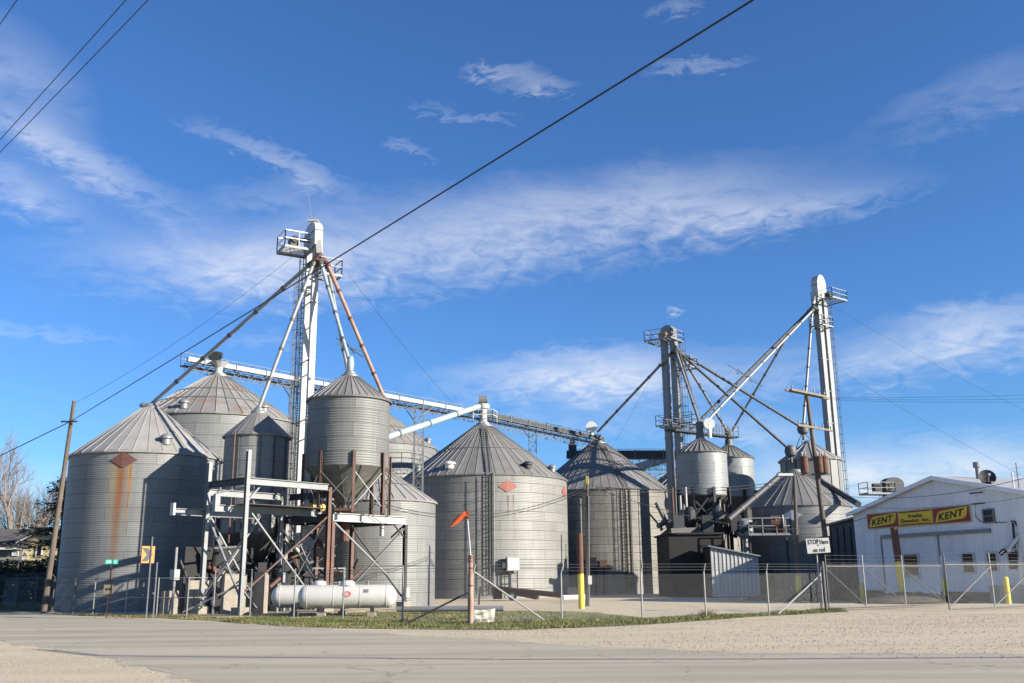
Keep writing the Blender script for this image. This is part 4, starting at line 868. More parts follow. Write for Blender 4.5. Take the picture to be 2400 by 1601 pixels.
def kwin(x0, x1, y0, y1, mull=True, name='window', fm=None):
    a, _ = fac(x0, (y0 + y1) / 2); b, _ = fac(x1, (y0 + y1) / 2); z1 = fac((x0 + x1) / 2, y0)[1]; z0 = fac((x0 + x1) / 2, y1)[1]; fm = fm or white_trim
    mb = MB(); mb.box(kp((a + b) / 2, (z0 + z1) / 2, .09), (b - a, .06, z1 - z0), (FU, FN, V(0, 0, 1))); w = mb.build(name, glass, kb)
    mb = MB(); t = .09
    for s, z, sw, sz in (((a + b) / 2, z1 + t / 2, b - a + 2 * t, t), ((a + b) / 2, z0 - t / 2, b - a + 2.6 * t, t), (a - t / 2, (z0 + z1) / 2, t, z1 - z0), (b + t / 2, (z0 + z1) / 2, t, z1 - z0)):
        mb.box(kp(s, z, .12), (sw, .1, sz), (FU, FN, V(0, 0, 1)))
    mb.build('window_frame', fm, w)
    if mull: mb = MB(); mb.box(kp((a + b) / 2, (z0 + z1) / 2, .14), (b - a, .05, .06), (FU, FN, V(0, 0, 1))); mb.build('sash_bar', fm, w)
kwin(2310, 2331, 1196, 1223, True, 'window', mat('grey_brown_frame', (.18, .17, .16), .7))
kwin(2124, 2156, 1300, 1348, False, 'door_window'); kwin(2261, 2286, 1298, 1341); kwin(2319, 2340, 1296, 1337); kwin(2368, 2394, 1294, 1334)
# sliding door track and door edge
a, z = fac(2070, 1259); b, z2_ = fac(2325, 1243)
mb = MB(); mb.box(kp((a + b) / 2, (z + z2_) / 2, .16), (b - a, .16, .22), (FU, FN, V(0, 0, 1))); mb.build('door_track', galv_plain, kb)
mb = MB(); s, _ = fac(2071, 1300); mb.box(kp(s, (zf + z) / 2, .11), (.08, .05, z - zf), (FU, FN, V(0, 0, 1))); s, _ = fac(2205, 1300); mb.box(kp(s, (zf + z) / 2, .11), (.08, .05, z - zf), (FU, FN, V(0, 0, 1))); mb.build('door_edge', galv_plain, kb)
mb = MB(); a, _ = fac(2074, 1350); b, _ = fac(2203, 1350); mb.box(kp((a + b) / 2, .35, .1), (b - a, .06, .7), (FU, FN, V(0, 0, 1))); mb.build('door_foot', siding, kb)
for (x0, x1, y0) in ((2276, 2305, 1155), (2280, 2310, 1180)):
    a, z = fac(x0, y0 + 2); b, _ = fac(x1, y0 - 2); mb = MB(); mb.box(kp((a + b) / 2, z, .1), (b - a, .08, .06), (FU, FN, V(0, 0, 1))); mb.build('wall_bracket', dark_m, kb)
mb = MB(); pts = [kp(*fac(x_, y_), .12) for x_, y_ in ((2288, 1180), (2290, 1210), (2300, 1222), (2312, 1222), (2340, 1225), (2364, 1224))]; mb.tube(pts, .02, 5); mb.build('wall_cable', dark_m, kb)
# satellite dish
sd = thing('satellite_dish', 'black satellite dish on the white building roof edge', 'satellite dish', kp(fac(2300, 1135)[0], zroof(fac(2300, 1135)[0]) + .1, -.3))
c = kp(fac(2305, 1118)[0], fac(2305, 1118)[1], -.3); dn = V(-.25, -.9, .35).normalized(); u = dn.cross(V(0, 0, 1)).normalized(); w = u.cross(dn)
mb = MB(); vs = [c + dn * -.12]; 
for k in (1, 2, 3): vs += [c + (u * cos(2 * pi * i / 20) + w * sin(2 * pi * i / 20)) * (.5 * k / 3) + dn * (-.12 + .12 * (k / 3)**2) for i in range(20)]
fs = [(0, 1 + i, 1 + (i + 1) % 20) for i in range(20)] + [(1 + (k - 1) * 20 + i, 1 + k * 20 + i, 1 + k * 20 + (i + 1) % 20, 1 + (k - 1) * 20 + (i + 1) % 20) for k in (1, 2) for i in range(20)]
mb.add(vs, fs); mb.build('dish', dark_m, sd, smooth=True)
mb = MB(); foot = WL[sd.name]; mb.tube([foot, c - dn * .1 - V(0, 0, .2), c - dn * .1], .04, 6); mb.bar(foot - FU * .7, foot + FU * .6, .25, .14); mb.build('dish_mount', dark_m, sd)
mb = MB(); mb.tube([c - w * .45, c + dn * .55 - w * .1], .025, 5); mb.box(c + dn * .58 - w * .1, (.14, .14, .14)); mb.build('feed_arm', grey_p, sd)
for i, (px, h, lab) in enumerate(((2371, 1.0, 'white stub vent pipe at the right end of the white building roof'), (2383, 1.6, 'thin grey aerial mast at the right end of the white building roof'))):
    s, z = fac(px, 1150); q = kp(s, zroof(s) + .05, -.2); mb = MB(); mb.tube([q, q + V(0, 0, h)], .06 - .03 * i, 6)
    if i: mb.bar(q + V(-.3, 0, h * .8), q + V(.4, 0, h * .8), .02, .02); mb.bar(q + V(0, -.2, h * .55), q + V(0, .3, h * .55), .02, .02)
    mb.build('roof_pipe' if i == 0 else 'aerial_mast', tank_m if i == 0 else galv_dark, None, q, label=lab, cat='pipe' if i == 0 else 'aerial')
# the sign
def text(s, parent, org, right, upv, size, m, bold=0.0, shear=0.0, sx=1.0, align='CENTER', name='lettering', ext=.006, fit=None, spc=1.0):
    cu = bpy.data.curves.new(name, 'FONT'); cu.body = s; cu.size = size; cu.offset = bold; cu.shear = shear; cu.extrude = ext; cu.align_x = align; cu.align_y = 'CENTER'; cu.resolution_u = 3
    cu.materials.append(m); o = bpy.data.objects.new(name, cu); COL.objects.link(o); right, upv = V(right).normalized(), V(upv).normalized(); n = right.cross(upv)
    cu.space_character = spc; bpy.context.view_layer.update(); me = bpy.data.meshes.new_from_object(o.evaluated_get(bpy.context.evaluated_depsgraph_get())); bpy.data.objects.remove(o)
    xs_ = [v.co.x for v in me.vertices]; ys_ = [v.co.y for v in me.vertices]; cx_, cy_ = (min(xs_) + max(xs_)) / 2, (min(ys_) + max(ys_)) / 2
    if fit: sx = fit[0] / (max(xs_) - min(xs_)); sy = fit[1] / (max(ys_) - min(ys_))
    else: sy = 1.0
    org = V(org)
    for v in me.vertices:
        q = org - WL[parent.name] + right * ((v.co.x - cx_) * sx) + upv * ((v.co.y - cy_) * sy) + n * v.co.z; v.co = q
    me.materials.clear(); me.materials.append(m); me.update()
    return link(name, me, parent)
sg_y = mat('sign_yellow', (.70, .50, .02), .5, 0, .05, 2); sg_r = mat('sign_dark_red', (.26, .014, .018), .5, 0, .08, 2); sg_k = mat('sign_black', (.008, .008, .008), .5); sg_b = mat('sign_pale_frame', (.45, .38, .16), .6)
s0_, zt_ = fac(2035, 1204); s1_, zt2_ = fac(2276, 1184); zb1 = fac(2038, 1241)[1]; zb2 = fac(2278, 1223)[1]
SZ1, SZ0 = (zt_ + zt2_) / 2, (zb1 + zb2) / 2; SW = s1_ - s0_; SH = SZ1 - SZ0
sn = thing('wall_sign', 'long yellow and red company sign on the white building', 'sign', kp(s0_, SZ0, .1))
def sbox(a, b, z0, z1, m, out, name, th=.03):
    mb = MB(); mb.box(kp(s0_ + (a + b) / 2, SZ0 + (z0 + z1) / 2, out), (b - a, th, z1 - z0), (FU, FN, V(0, 0, 1))); return mb.build(name, m, sn)
sbox(0, SW, 0, SH, sg_b, .13, 'sign_board', .06)
e = .055 * SH; T = SW / 3
for k in (0, 2):
    sbox(T * k + e, T * (k + 1) - e, e, SH - e, sg_r, .175, 'red_panel', .03)
    a, b = T * k + e * 3.5, T * (k + 1) - e * 2.5
    poly = [(a + .02, .10), (b - .42, .24), (b - .18, .36), (b - .1, .52), (b, .92), (a + .5, .76), (a + .24, .62)]
    mb = MB(); mb.ext([kp(s0_ + s, SZ0 + z * SH, .192) for s, z in poly], FN * .012); mb.build('yellow_panel', sg_y, sn)
    mid = kp(s0_ + (a + b) / 2, SZ0 + .5 * SH, .215); tilt = (FU + V(0, 0, .085 * SH / .9)).normalized()
    text('KENT', sn, mid, tilt, V(0, 0, 1), 1.0, sg_k, .03, .25, fit=((b - a) * .80, SH * .42), spc=1.12)
sbox(T + e * .6, 2 * T - e * .6, e, SH - e, sg_y, .175, 'yellow_panel', .03)
for z0_, z1_ in ((.07, .15), (.85, .93)): sbox(T + e * 1.6, 2 * T - e * 1.6, z0_ * SH, z1_ * SH, sg_r, .196, 'red_stripe', .012)
text('Azalia', sn, kp(s0_ + 1.5 * T, SZ0 + .63 * SH, .2), FU, V(0, 0, 1), 1.0, sg_k, .025, 0, fit=(T * .42, SH * .22), spc=1.05)
text('Elevator, Inc.', sn, kp(s0_ + 1.5 * T, SZ0 + .33 * SH, .2), FU, V(0, 0, 1), 1.0, sg_k, .025, 0, fit=(T * .86, SH * .27), spc=1.05)
# low dark lean-to by the office; hidden rear enlarged to shade the squat bin
ll = thing('dark_lean_to', 'dark shaded lean-to with ragged roof left of the white building, hidden rear enlarged to cast shade', 'shed', V(28, 80, 0))
h0, h1 = zrow(1232, 1970, 79), zrow(1200, 2016, 76)
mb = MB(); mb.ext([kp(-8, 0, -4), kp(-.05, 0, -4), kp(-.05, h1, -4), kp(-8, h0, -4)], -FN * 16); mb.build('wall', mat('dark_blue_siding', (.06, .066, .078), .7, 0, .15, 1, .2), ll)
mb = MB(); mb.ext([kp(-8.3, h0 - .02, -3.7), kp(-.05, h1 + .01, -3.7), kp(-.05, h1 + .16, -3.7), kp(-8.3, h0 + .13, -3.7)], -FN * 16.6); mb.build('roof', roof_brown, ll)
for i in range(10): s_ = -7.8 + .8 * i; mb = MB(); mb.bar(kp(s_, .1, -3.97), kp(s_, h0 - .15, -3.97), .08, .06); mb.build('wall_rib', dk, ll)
# grain probe arm at the right edge
gpb = thing('grain_probe', 'white jointed grain probe arm with black hoses at the right edge', 'machine', kp(fac(2396, 1400)[0], 0, 1.0)); base = WL[gpb.name]
Yp = base.y
p = lambda px, py: P(px, py, Yp)
for nm, pts, r, m in (('mast', [p(2394, 1390), p(2392, 1252)], .16, tank_m), ('arm', [p(2392, 1250), p(2362, 1288)], .13, tank_m), ('arm', [p(2393, 1258), p(2366, 1292)], .06, galv_plain), ('probe_tube', [p(2388, 1262), p(2402, 1292)], .10, tank_m), ('probe_tube', [p(2374, 1225), p(2378, 1285)], .07, dark_m), ('knuckle', [p(2357, 1290), p(2366, 1286)], .2, tank_m)):
    mb = MB(); mb.tube(pts, r, 10); mb.build(nm, m, gpb)
for pts in ([(2362, 1290), (2350, 1288), (2341, 1297), (2346, 1302), (2358, 1292)], [(2366, 1292), (2372, 1305), (2384, 1303), (2380, 1290)], [(2369, 1222), (2378, 1222), (2388, 1238), (2391, 1250)]):
    mb = MB(); mb.tube([p(*q) for q in pts], .05, 6); mb.build('hose', black_m, gpb)
mb = MB(); mb.box(V(base.x, base.y, .5), (1.6, 1.2, 1.0)); mb.build('pump_base', grey_p, gpb)
# ------------------------------------------------------------------ poles
def pole(name, label, base, top, r0, r1, m=wood, cat='utility pole', group='utility poles'):
    t = thing(name, label, cat, base, group); mb = MB(); n = 10; mb.tube([base - V(0, 0, .05)] + [base.lerp(top, i / n) for i in range(1, n + 1)], r0, 12, True, r1); autosmooth(mb.build('shaft', m, t)); return t
def crossarm(t, c, d, ln, name='crossarm', m=wood_l, pins=6):
    d = V(d).normalized(); mb = MB(); mb.bar(c - d * ln / 2, c + d * ln / 2, .12, .14); a = mb.build(name, m, t)
    for i in range(pins):
        q = c + d * (ln * (i / (pins - 1) - .5) * .92); mb = MB(); mb.lathe(q + V(0, 0, .07), [(.02, 0), (.02, .08), (.055, .1), (.06, .2), (.03, .26)], 8); mb.build('insulator', grey_p, a)
    return a
# left road pole
bl = gp(102, 1437); tl_ = P(174, 940, bl.y + .5)
pl1 = pole('utility_pole', 'weathered wooden pole at the far left beside the left bin', bl, tl_, .17, .11)
c = P(165, 988, bl.y + .2); mb = MB(); mb.bar(c - V(.55, 0, 0), c + V(.4, 0, 0), .07, .09); mb.build('cable_arm', dark_m, pl1)
# main pole with transformers
bp_ = gp(1953, 1407); tp_ = P(1891, 924, bp_.y)
pl2 = pole('utility_pole', 'tall leaning wooden pole with two crossarms and rusty transformers', bp_, tp_, .2, .13)
def on_pole(px, py): return P(px, py, bp_.y - .02)
armd = V(.75, .66, 0)
crossarm(pl2, on_pole(1893, 925), armd, 5.4); crossarm(pl2, on_pole(1893, 925) + V(0, -.3, .05), armd, 4.4, pins=4); crossarm(pl2, on_pole(1911, 1003), armd, 4.4, pins=5)
for px, dx in ((1885, -.5), (1932, .75), (1920, .35)):
    c = P(px, 1090, bp_.y - .55 + .1 * dx); mb = MB(); mb.lathe(c, [(.02, -.55), (.26, -.55), (.28, -.5), (.28, .48), (.3, .5), (.3, .56), (.12, .64)], 16); tr = autosmooth(mb.build('transformer', rust_m, pl2))
    for s in (-.12, .12): mb = MB(); mb.lathe(c + V(s, 0, .6), [(.05, 0), (.07, .06), (.04, .12), (.07, .18), (.03, .3)], 8); mb.build('bushing', grey_p, tr)
mb = MB(); c = P(1912, 1112, bp_.y - .4); mb.box(c, (1.9, .3, .1)); mb.build('transformer_shelf', galv_dark, pl2)
# light pole
b2 = gp(1873, 1409); t2_ = P(1861, 1112, b2.y)
pl3 = pole('light_pole', 'thinner wooden pole with a flat yard lamp and yellow foot', b2, t2_, .15, .11, cat='light pole')
c = P(1840, 1113, b2.y - .2); mb = MB(); mb.box(c, (1.0, .45, .16)); h_ = mb.build('lamp_head', tank_m, pl3); mb = MB(); mb.box(c - V(0, 0, .1), (.8, .36, .05)); mb.build('lamp_lens', grey_p, h_)
mb = MB(); mb.tube([t2_ - V(0, 0, .1), c], .03, 6); mb.build('lamp_arm', galv_dark, pl3)
mb = MB(); mb.tube([b2, b2.lerp(t2_, .2)], .19, 12); mb.build('yellow_guard', yellow, pl3)
# service pole beside the dull bin: bent pole with a mess of wires
b3 = gp(1376, 1421); t3_ = P(1376, 1116, b3.y)
pl4 = pole('service_pole', 'service pole with tangled wires in front of the dull bin', b3, t3_, .11, .09, cat='service pole')
mb = MB(); mb.tube([b3 + V(.12, -.1, 0), t3_ + V(.05, -.1, -1.2)], .035, 6); mb.tube([b3 + V(-.22, 0, 3.6), b3 + V(-.22, 0, 6.3)], .045, 6); mb.build('conduit', galv_plain, pl4)
mb = MB(); mb.box(t3_ - V(0, 0, .25), (.16, .16, .5)); mb.build('pole_cap', yellow, pl4)
mb = MB(); mb.box(b3 + V(.2, -.15, 1.5), (.22, .15, .5)); mb.build('meter_box', tank_m, pl4)
rr = random.Random(5)
for i in range(9):
    pts = [t3_ + V(rr.uniform(-.15, .15), -.1, -.5 - rr.random() * .8)]
    for k in range(6): pts.append(pts[-1] + V(rr.uniform(-.4, .55), rr.uniform(-.15, .15), rr.uniform(-.45, .4)))
    mb = MB(); mb.tube(pts, .013, 4); mb.build('loose_wire', black_m, pl4)
# guard posts
def guard(label, base, h, r, hy, m_top=rust_m, lean=0.0, cat='guard post'):
    t = thing('guard_post', label, cat, base, 'yellow guard posts'); b0 = V(base); top = b0 + V(lean, 0, h)
    mb = MB(); mb.tube([b0, b0.lerp(top, hy / h)], r, 14); autosmooth(mb.build('painted_foot', yellow, t))
    if hy < h: mb = MB(); mb.tube([b0.lerp(top, hy / h), top], r * .985, 14); autosmooth(mb.build('shaft', m_top, t))
    else:
        mb = MB(); mb.lathe(top, [(r, 0), (r * .8, .05), (r * .3, .08)], 14); mb.build('cap', yellow, t)
    return t
g1 = gp(1363, 1427); guard('tall pipe post, rusty above and yellow below, before the dull bin', g1, zrow(1251, 1352, g1.y), .17, zrow(1345, 1357, g1.y), rust_m, 0)
g2 = P(2117, 1394, 60); g2.z = 0; guard('stout rusty post with yellow foot in front of the company sign', g2, zrow(1237, 2091, 60), .22, zrow(1316, 2104, 60), rust_m, -.15)
g3 = P(2362, 1398, 56); g3.z = 0; guard('short yellow bollard before the office windows', g3, zrow(1355, 2355, 56), .15, zrow(1355, 2355, 56))
g4 = P(2216, 1400, 60); g4.z = 0; guard('yellow bollard half hidden by the gate end', g4, 1.25, .13, 1.25)
g5 = P(2022, 1400, 63); g5.z = 0; guard('yellow bollard among weeds left of the office', g5, 1.1, .13, 1.1)
# ------------------------------------------------------------------ overhead wires
def wire(label, a, b, r=.012, sag=.4, n=20, m=black_m, group='overhead wires', name='overhead_wire'):
    a, b = V(a), V(b); mb = MB(); mb.tube([a.lerp(b, i / n) - V(0, 0, 4 * sag * (i / n) * (1 - i / n)) for i in range(n + 1)], r, 6, True)
    return mb.build(name, m, None, a, label=label, cat='wire', group=group)
far_end = P(1776, -10, 15.5); near_l = P(165, 988, bl.y + .1)
ext_ = far_end + (far_end - near_l).normalized() * 9
wire('thick black cable crossing the sky from the left pole to upper right', near_l, ext_, .021, .05, 40)
wire('cable running on from the left pole out of the picture', near_l, P(-260, 1190, bl.y + 6), .026, .05)
for i, (p0, p1, lab) in enumerate((((-130, 470), (420, -140), 'upper of the two long wires in the top left corner'), ((-130, 489), (480, -138), 'lower of the two long wires in the top left corner'), ((-130, 240), (130, -130), 'short wire clipping the very top left corner'))):
    wire(lab, P(*p0, 26), P(*p1, 17), .011, .03)
wire('thin guy wire from the left tower head down to the left pole', P(700, 590, YL - 1), P(176, 945, bl.y + .4), .010, .5)
wire('thin guy wire falling right from the left tower', P(815, 640, YL), P(1075, 960, 84), .010, .3)
k1 = P(1374, 1140, b3.y - .1)
for i, dz in enumerate((0, -.16)):
    wire(['upper', 'lower'][i] + ' service cable sagging across the middle bin', P(868, 1172, 53) + V(0, 0, dz), k1 + V(0, 0, dz), .02, 1.25)
wire('service cable from the tangled pole down right past the white shed', P(1400, 1146, b3.y), P(1800, 1240, 62), .02, .35)
wire('service cable from below the small bins to the office eave', P(1800, 1240, 62), P(2030, 1214, 68), .02, .25)
for i, (dy, lab) in enumerate(((0, 'upper of the paired wires in front of the small hopper bins'), (11, 'lower of the paired wires in front of the small hopper bins'))):
    wire(lab, P(1395, 1141 + dy * .6, b3.y), P(1850, 1126 + dy * .6, b2.y), .026, .35)
for i, (y0, y1) in enumerate(((935, 924), (938, 935), (941, 944))):
    wire(['top', 'middle', 'bottom'][i] + ' of three faint wires leaving the crossarm to the right edge', on_pole(1925 + 8 * i, y0 - 4), P(2560, y1 - 5, 60), .008, .15)
wire('dark wire rising right over the dish from the transformer pole', on_pole(1925, 1155), P(2520, 1085, 46), .016, .9)
wire('thin wire along the office gable above the sign', on_pole(1938, 1180), P(2480, 1150, 52), .010, .6)
wire('thin guy wire from the right tower to the far right', P(1955, 720, YR), P(2500, 1010, 90), .010, .4)
wire('thin guy wire crossing low right sky to the office roof', P(1955, 860, YR), P(2480, 1160, 80), .009, .3)
wire('thin guy wire from the middle tower down to the left', P(1555, 830, YM), P(1410, 1090, 100), .009, .2)
wire('thin slack wire from the left pole down its side', P(170, 960, bl.y), P(125, 1330, bl.y + 3), .010, .2)
# bundle strung along the street behind the camera's right; its shadow lies on the road
shw = [gp(90, 1522), gp(230, 1537), gp(600, 1541), gp(1200, 1546), gp(1800, 1545), gp(2400, 1541), gp(3000, 1530)]
hgt = [10.9, 10.5, 10.1, 9.8, 9.8, 10.1, 10.6]; off = V(SUNV.x, SUNV.y, 0) / SUNV.z
mb = MB(); mb.tube([p + off * h + V(0, 0, h) for p, h in zip(shw, hgt)], .075, 8); mb.build('overhead_wire', black_m, None, label='thick cable bundle along the street, seen by its shadow on the road', cat='wire', group='overhead wires')

# ------------------------------------------------------------------ fences
def chain(mb, a, b, z0, z1, step=.10, r=.0012):
    a, b = V(a), V(b); d = b - a; Ln = d.length; d.normalize(); H = z1 - z0; n = d.cross(V(0, 0, 1)); k = -H
    while k < Ln:
        for fl in (0, 1):
            u0, v0, u1, v1 = k, 0.0, k + H, H
            if u0 < 0: v0 = -u0; u0 = 0
            if u1 > Ln: v1 -= (u1 - Ln); u1 = Ln
            if v1 > v0 + .01:
                if fl: u0, u1 = Ln - u0, Ln - u1
                p, q = a + d * u0 + V(0, 0, z0 + v0), a + d * u1 + V(0, 0, z0 + v1); x = n * r; w = V(0, 0, r * 1.5)
                mb.add([p + x - w, p - x - w, p + w, q + x - w, q - x - w, q + w], [(0, 3, 4, 1), (1, 4, 5, 2), (2, 5, 3, 0)])
        k += step
def fence(label, pts, h=1.85, arm=None, rails=(1,), group='chain link fences', m=fence_p, posts=True, z0=.06, barb=True, name='chain_link_fence', r=.034, step=.10):
    t = thing(name, label, 'fence', pts[0], group)
    for i, p in enumerate(pts):
        p = V(p); mb = MB(); mb.tube([p, p + V(0, 0, h)], r, 8); ps = mb.build('post', m, t)
        if arm is not None: mb = MB(); mb.bar(p + V(0, 0, h), p + V(0, 0, h) + V(arm), .05, .03); mb.build('barb_arm', m, ps)
    mb = MB()
    for p, q in zip(pts, pts[1:]): chain(mb, p, q, z0, h - .08, step)
    tag(mb.build('wire_mesh', chrome, t), kind='stuff')
    mb = MB()
    for p, q in zip(pts, pts[1:]):
        for f in rails: mb.tube([V(p) + V(0, 0, h * f - .03), V(q) + V(0, 0, h * f - .03)], .021, 6)
    if rails: mb.build('rail', m, t)
    if barb and arm is not None:
        for f in (.25, .6, .95):
            mb = MB()
            for p, q in zip(pts, pts[1:]): mb.tube([V(p) + V(0, 0, h) + V(arm) * f, V(q) + V(0, 0, h) + V(arm) * f], .007, 4)
            mb.build('barbed_wire', galv_dark, t)
    return t
gz = lambda px, py: gp(px, py)
fence('dark fence with angled barbed arms by the lawn at the left', [gz(-60, 1419), gz(6, 1421), gz(36, 1428), gz(80, 1433), gz(121, 1436), gz(170, 1440)], 1.95, (-.22, -.1, .26), m=gate_p)
fence('pale railed fence panel before the rusty left bin', [gz(217, 1441), gz(293, 1444), gz(366, 1446), gz(437, 1446), gz(497, 1444)], 1.85, None, (1, .5, .03))
fence('chain link fence in front of the white tanks', [gz(499, 1446), gz(585, 1446), gz(688, 1448), gz(803, 1456), gz(943, 1462), gz(1098, 1464)], 1.85, (-.02, .10, .34), ())
fence('chain link fence along the grass verge right of the windsock', [gz(1108, 1464), gz(1317, 1457), gz(1506, 1453), gz(1655, 1447), gz(1803, 1440), gz(1930, 1431)], 1.85, (.10, .12, .34), ())
for i, (p0, p1, z, lab, m) in enumerate((((943, 1466), (1098, 1392), 1.2, 'dark slanting brace left of the windsock post', dark_m), ((1280, 1457), (1108, 1352), 2.0, 'pale slanting brace right of the windsock post', fence_p), ((1822, 1441), (1932, 1345), 1.7, 'pale slanting brace left of the stop here sign', fence_p))):
    e = [gp(1103, 1464), gp(1103, 1464), gp(1931, 1431)][i]; mb = MB(); mb.tube([gp(*p0), V(e.x, e.y, z)], .035, 8); mb.build('fence_brace', m, None, gp(*p0), label=lab, cat='brace', group='fence braces')
# double gates
def gate(label, a, b, h, uprights, diag, barb=.55):
    t = thing('chain_link_gate', label, 'gate', a, 'chain link gates'); a, b = V(a), V(b); a.z = b.z = .12; up = V(0, 0, 1)
    mb = MB(); mb.tube([a, b], .035, 8); mb.build('bottom_rail', gate_p, t); mb = MB(); mb.tube([a + up * h, b + up * h], .035, 8); mb.build('top_rail', gate_p, t)
    for f in uprights:
        c = a.lerp(b, f); mb = MB(); mb.tube([c, c + up * (h + barb)], .032, 8); mb.build('upright', fence_p if f not in (0, 1) else gate_p, t)
    for (f0, zz0, f1, zz1) in diag: mb = MB(); mb.tube([a.lerp(b, f0) + up * (h * zz0), a.lerp(b, f1) + up * (h * zz1)], .026, 8); mb.build('diagonal', gate_p, t)
    for k in (.3, .6, .95): mb = MB(); mb.tube([a + up * (h + barb * k), b + up * (h + barb * k)], .006, 4); mb.build('barbed_wire', galv_dark, t)
    mb = MB(); chain(mb, a, b, .12, .12 + h); tag(mb.build('wire_mesh', chrome, t), kind='stuff'); return t
ga = gp(1944, 1432)
gate('left leaf of the dark pipe gate hung from the stop sign post', ga, gp(2216, 1421), 1.95, (0, .3, .64, 1), ((0, .95, .3, .02), (.3, .95, .64, .02), (.64, .95, 1, .02)))
gate('right leaf of the dark pipe gate standing ajar at the right', gp(2226, 1434), gp(2440, 1425), 1.95, (0, .48, 1), ((0, .02, .48, .95), (.48, .02, 1, .95)))
gt = thing('gate_post', 'thick dark gate post carrying the stop here sign', 'post', gp(1937, 1433))
b = gp(1937, 1433); mb = MB(); mb.tube([b, b + V(0, 0, 2.3)], .075, 10); mb.build('shaft', gate_p, gt); mb = MB(); mb.tube([b + V(-.22, .05, 0), b + V(-.22, .05, 3.3)], .035, 8); mb.build('shaft', fence_p, gt)
sp_ = thing('stop_sign_board', 'white board reading stop here on red above the gate post', 'sign', V(b.x, b.y - .05, 2.4))
c0, c1 = P(1889, 1262, b.y - .12), P(1946, 1296, b.y - .12); cc_ = (c0 + c1) / 2; ax_ = V(1, 0, .05).normalized(); az_ = V(-.05, 0, 1).normalized(); w_, h_ = abs(c1.x - c0.x), abs(c0.z - c1.z)
sgw = mat('dull_white_sign_board', (.42, .42, .41), .6, 0, .08, 4)
mb = MB(); mb.box(cc_, (w_, .025, h_), (ax_, V(0, 1, 0), az_)); mb.build('board', sgw, sp_)
text('STOP', sp_, cc_ + V(-.20 * w_, -.02, .26 * h_), ax_, az_, 1, sg_k, .012, fit=(w_ * .48, h_ * .34), spc=1.12); text('Here', sp_, cc_ + V(.27 * w_, -.02, .26 * h_), ax_, az_, 1, sg_k, .006, fit=(w_ * .36, h_ * .32), spc=1.08); text('on red', sp_, cc_ + V(.02 * w_, -.02, -.28 * h_), ax_, az_, 1, sg_k, .006, fit=(w_ * .52, h_ * .30), spc=1.08)
mb = MB(); mb.box(cc_ + V(0, -.02, .02), (.05, .012, .07), (ax_, V(0, 1, 0), az_)); mb.build('red_mark', rust_m, sp_)
# ------------------------------------------------------------------ windsock post, banner
wb = gp(1103, 1465); wt = thing('windsock_post', 'rusty banded fence corner post carrying the orange windsock', 'post', wb)
zr = zrow(1301, 1103, wb.y); mb = MB(); mb.tube([wb, wb + V(0, 0, zr)], .085, 12); autosmooth(mb.build('shaft', pipe_r, wt))
for f in (.55, .8, .9, .94, .97): mb = MB(); mb.tube([wb + V(0, 0, zr * f), wb + V(0, 0, zr * f + .05)], .1, 12); mb.build('band', rust_m, wt)
mast_top = P(1095, 1206, wb.y); mb = MB(); mb.tube([wb + V(0, 0, zr), mast_top], .02, 8); mb.build('mast', tank_m, wt)
wsk = thing('windsock', 'faded orange windsock drooping to the left on its mast', 'windsock', mast_top)
pts = [P(1098, 1208, wb.y), P(1090, 1207, wb.y), P(1080, 1213, wb.y), P(1070, 1222, wb.y), P(1062, 1229, wb.y), P(1056, 1235, wb.y)]; rad = [.14, .135, .12, .10, .07, .035]
mb = MB(); vs = []; fs = []; n = 12
for k, (q, r_) in enumerate(zip(pts, rad)):
    d_ = (pts[min(k + 1, 5)] - pts[max(k - 1, 0)]); x_, y_ = frame(d_)
    for i in range(n): w_r = r_ * (1 + .12 * sin(3 * i + k * 2)); vs.append(q + x_ * (w_r * cos(2 * pi * i / n)) + y_ * (w_r * sin(2 * pi * i / n)))
for k in range(5):
    for i in range(n): fs.append((k * n + i, k * n + (i + 1) % n, (k + 1) * n + (i + 1) % n, (k + 1) * n + i))
mb.add(vs, fs); mb.build('sleeve', orange, wsk, smooth=True); mb = MB(); mb.tube([pts[0] + V(0, .17 * cos(a), .17 * sin(a)) for a in [2 * pi * i / 14 for i in range(15)]], .014, 5); mb.build('hoop', rust_m, wsk)
bn = thing('cloth_banner', 'crumpled white cloth banner tied low on the fence by the windsock post', 'banner', gp(1130, 1462))
Yb = gp(1130, 1463).y; mb = MB(); nx, nz = 14, 8; c00, c10, c01, c11 = P(1107, 1460, Yb), P(1157, 1458, Yb), P(1108, 1429, Yb), P(1161, 1426, Yb); vs = []
for j in range(nz + 1):
    for i in range(nx + 1):
        u, v = i / nx, j / nz; q = c00.lerp(c10, u).lerp(c01.lerp(c11, u), v); vs.append(q + V(0, .012 * sin(u * 17 + v * 4) + .008 * sin(v * 11 + u * 7), -.03 * v * sin(pi * u)))
mb.add(vs, [(j * (nx + 1) + i, j * (nx + 1) + i + 1, (j + 1) * (nx + 1) + i + 1, (j + 1) * (nx + 1) + i) for j in range(nz) for i in range(nx)]); mb.build('cloth', mat('white_cloth', (.58, .56, .48), .9, 0, .08, 6), bn, smooth=True)
smear = mat('faded_print', (.22, .19, .16), .9)
rr = random.Random(3)
for (u0, u1, v0) in ((.30, .42, .74), (.44, .50, .74), (.53, .60, .75), (.12, .34, .22), (.38, .52, .24), (.58, .88, .25)):
    k = 5; mb = MB()
    for i in range(k):
        u = u0 + (u1 - u0) * (i + .5) / k; q = c00.lerp(c10, u).lerp(c01.lerp(c11, u), v0 + rr.uniform(-.02, .02)); mb.box(q + V(0, -.06, 0), ((u1 - u0) / k * 1.0 * rr.uniform(.4, .8), .004, rr.uniform(.03, .07)))
    mb.build('faded_lettering', smear, bn)
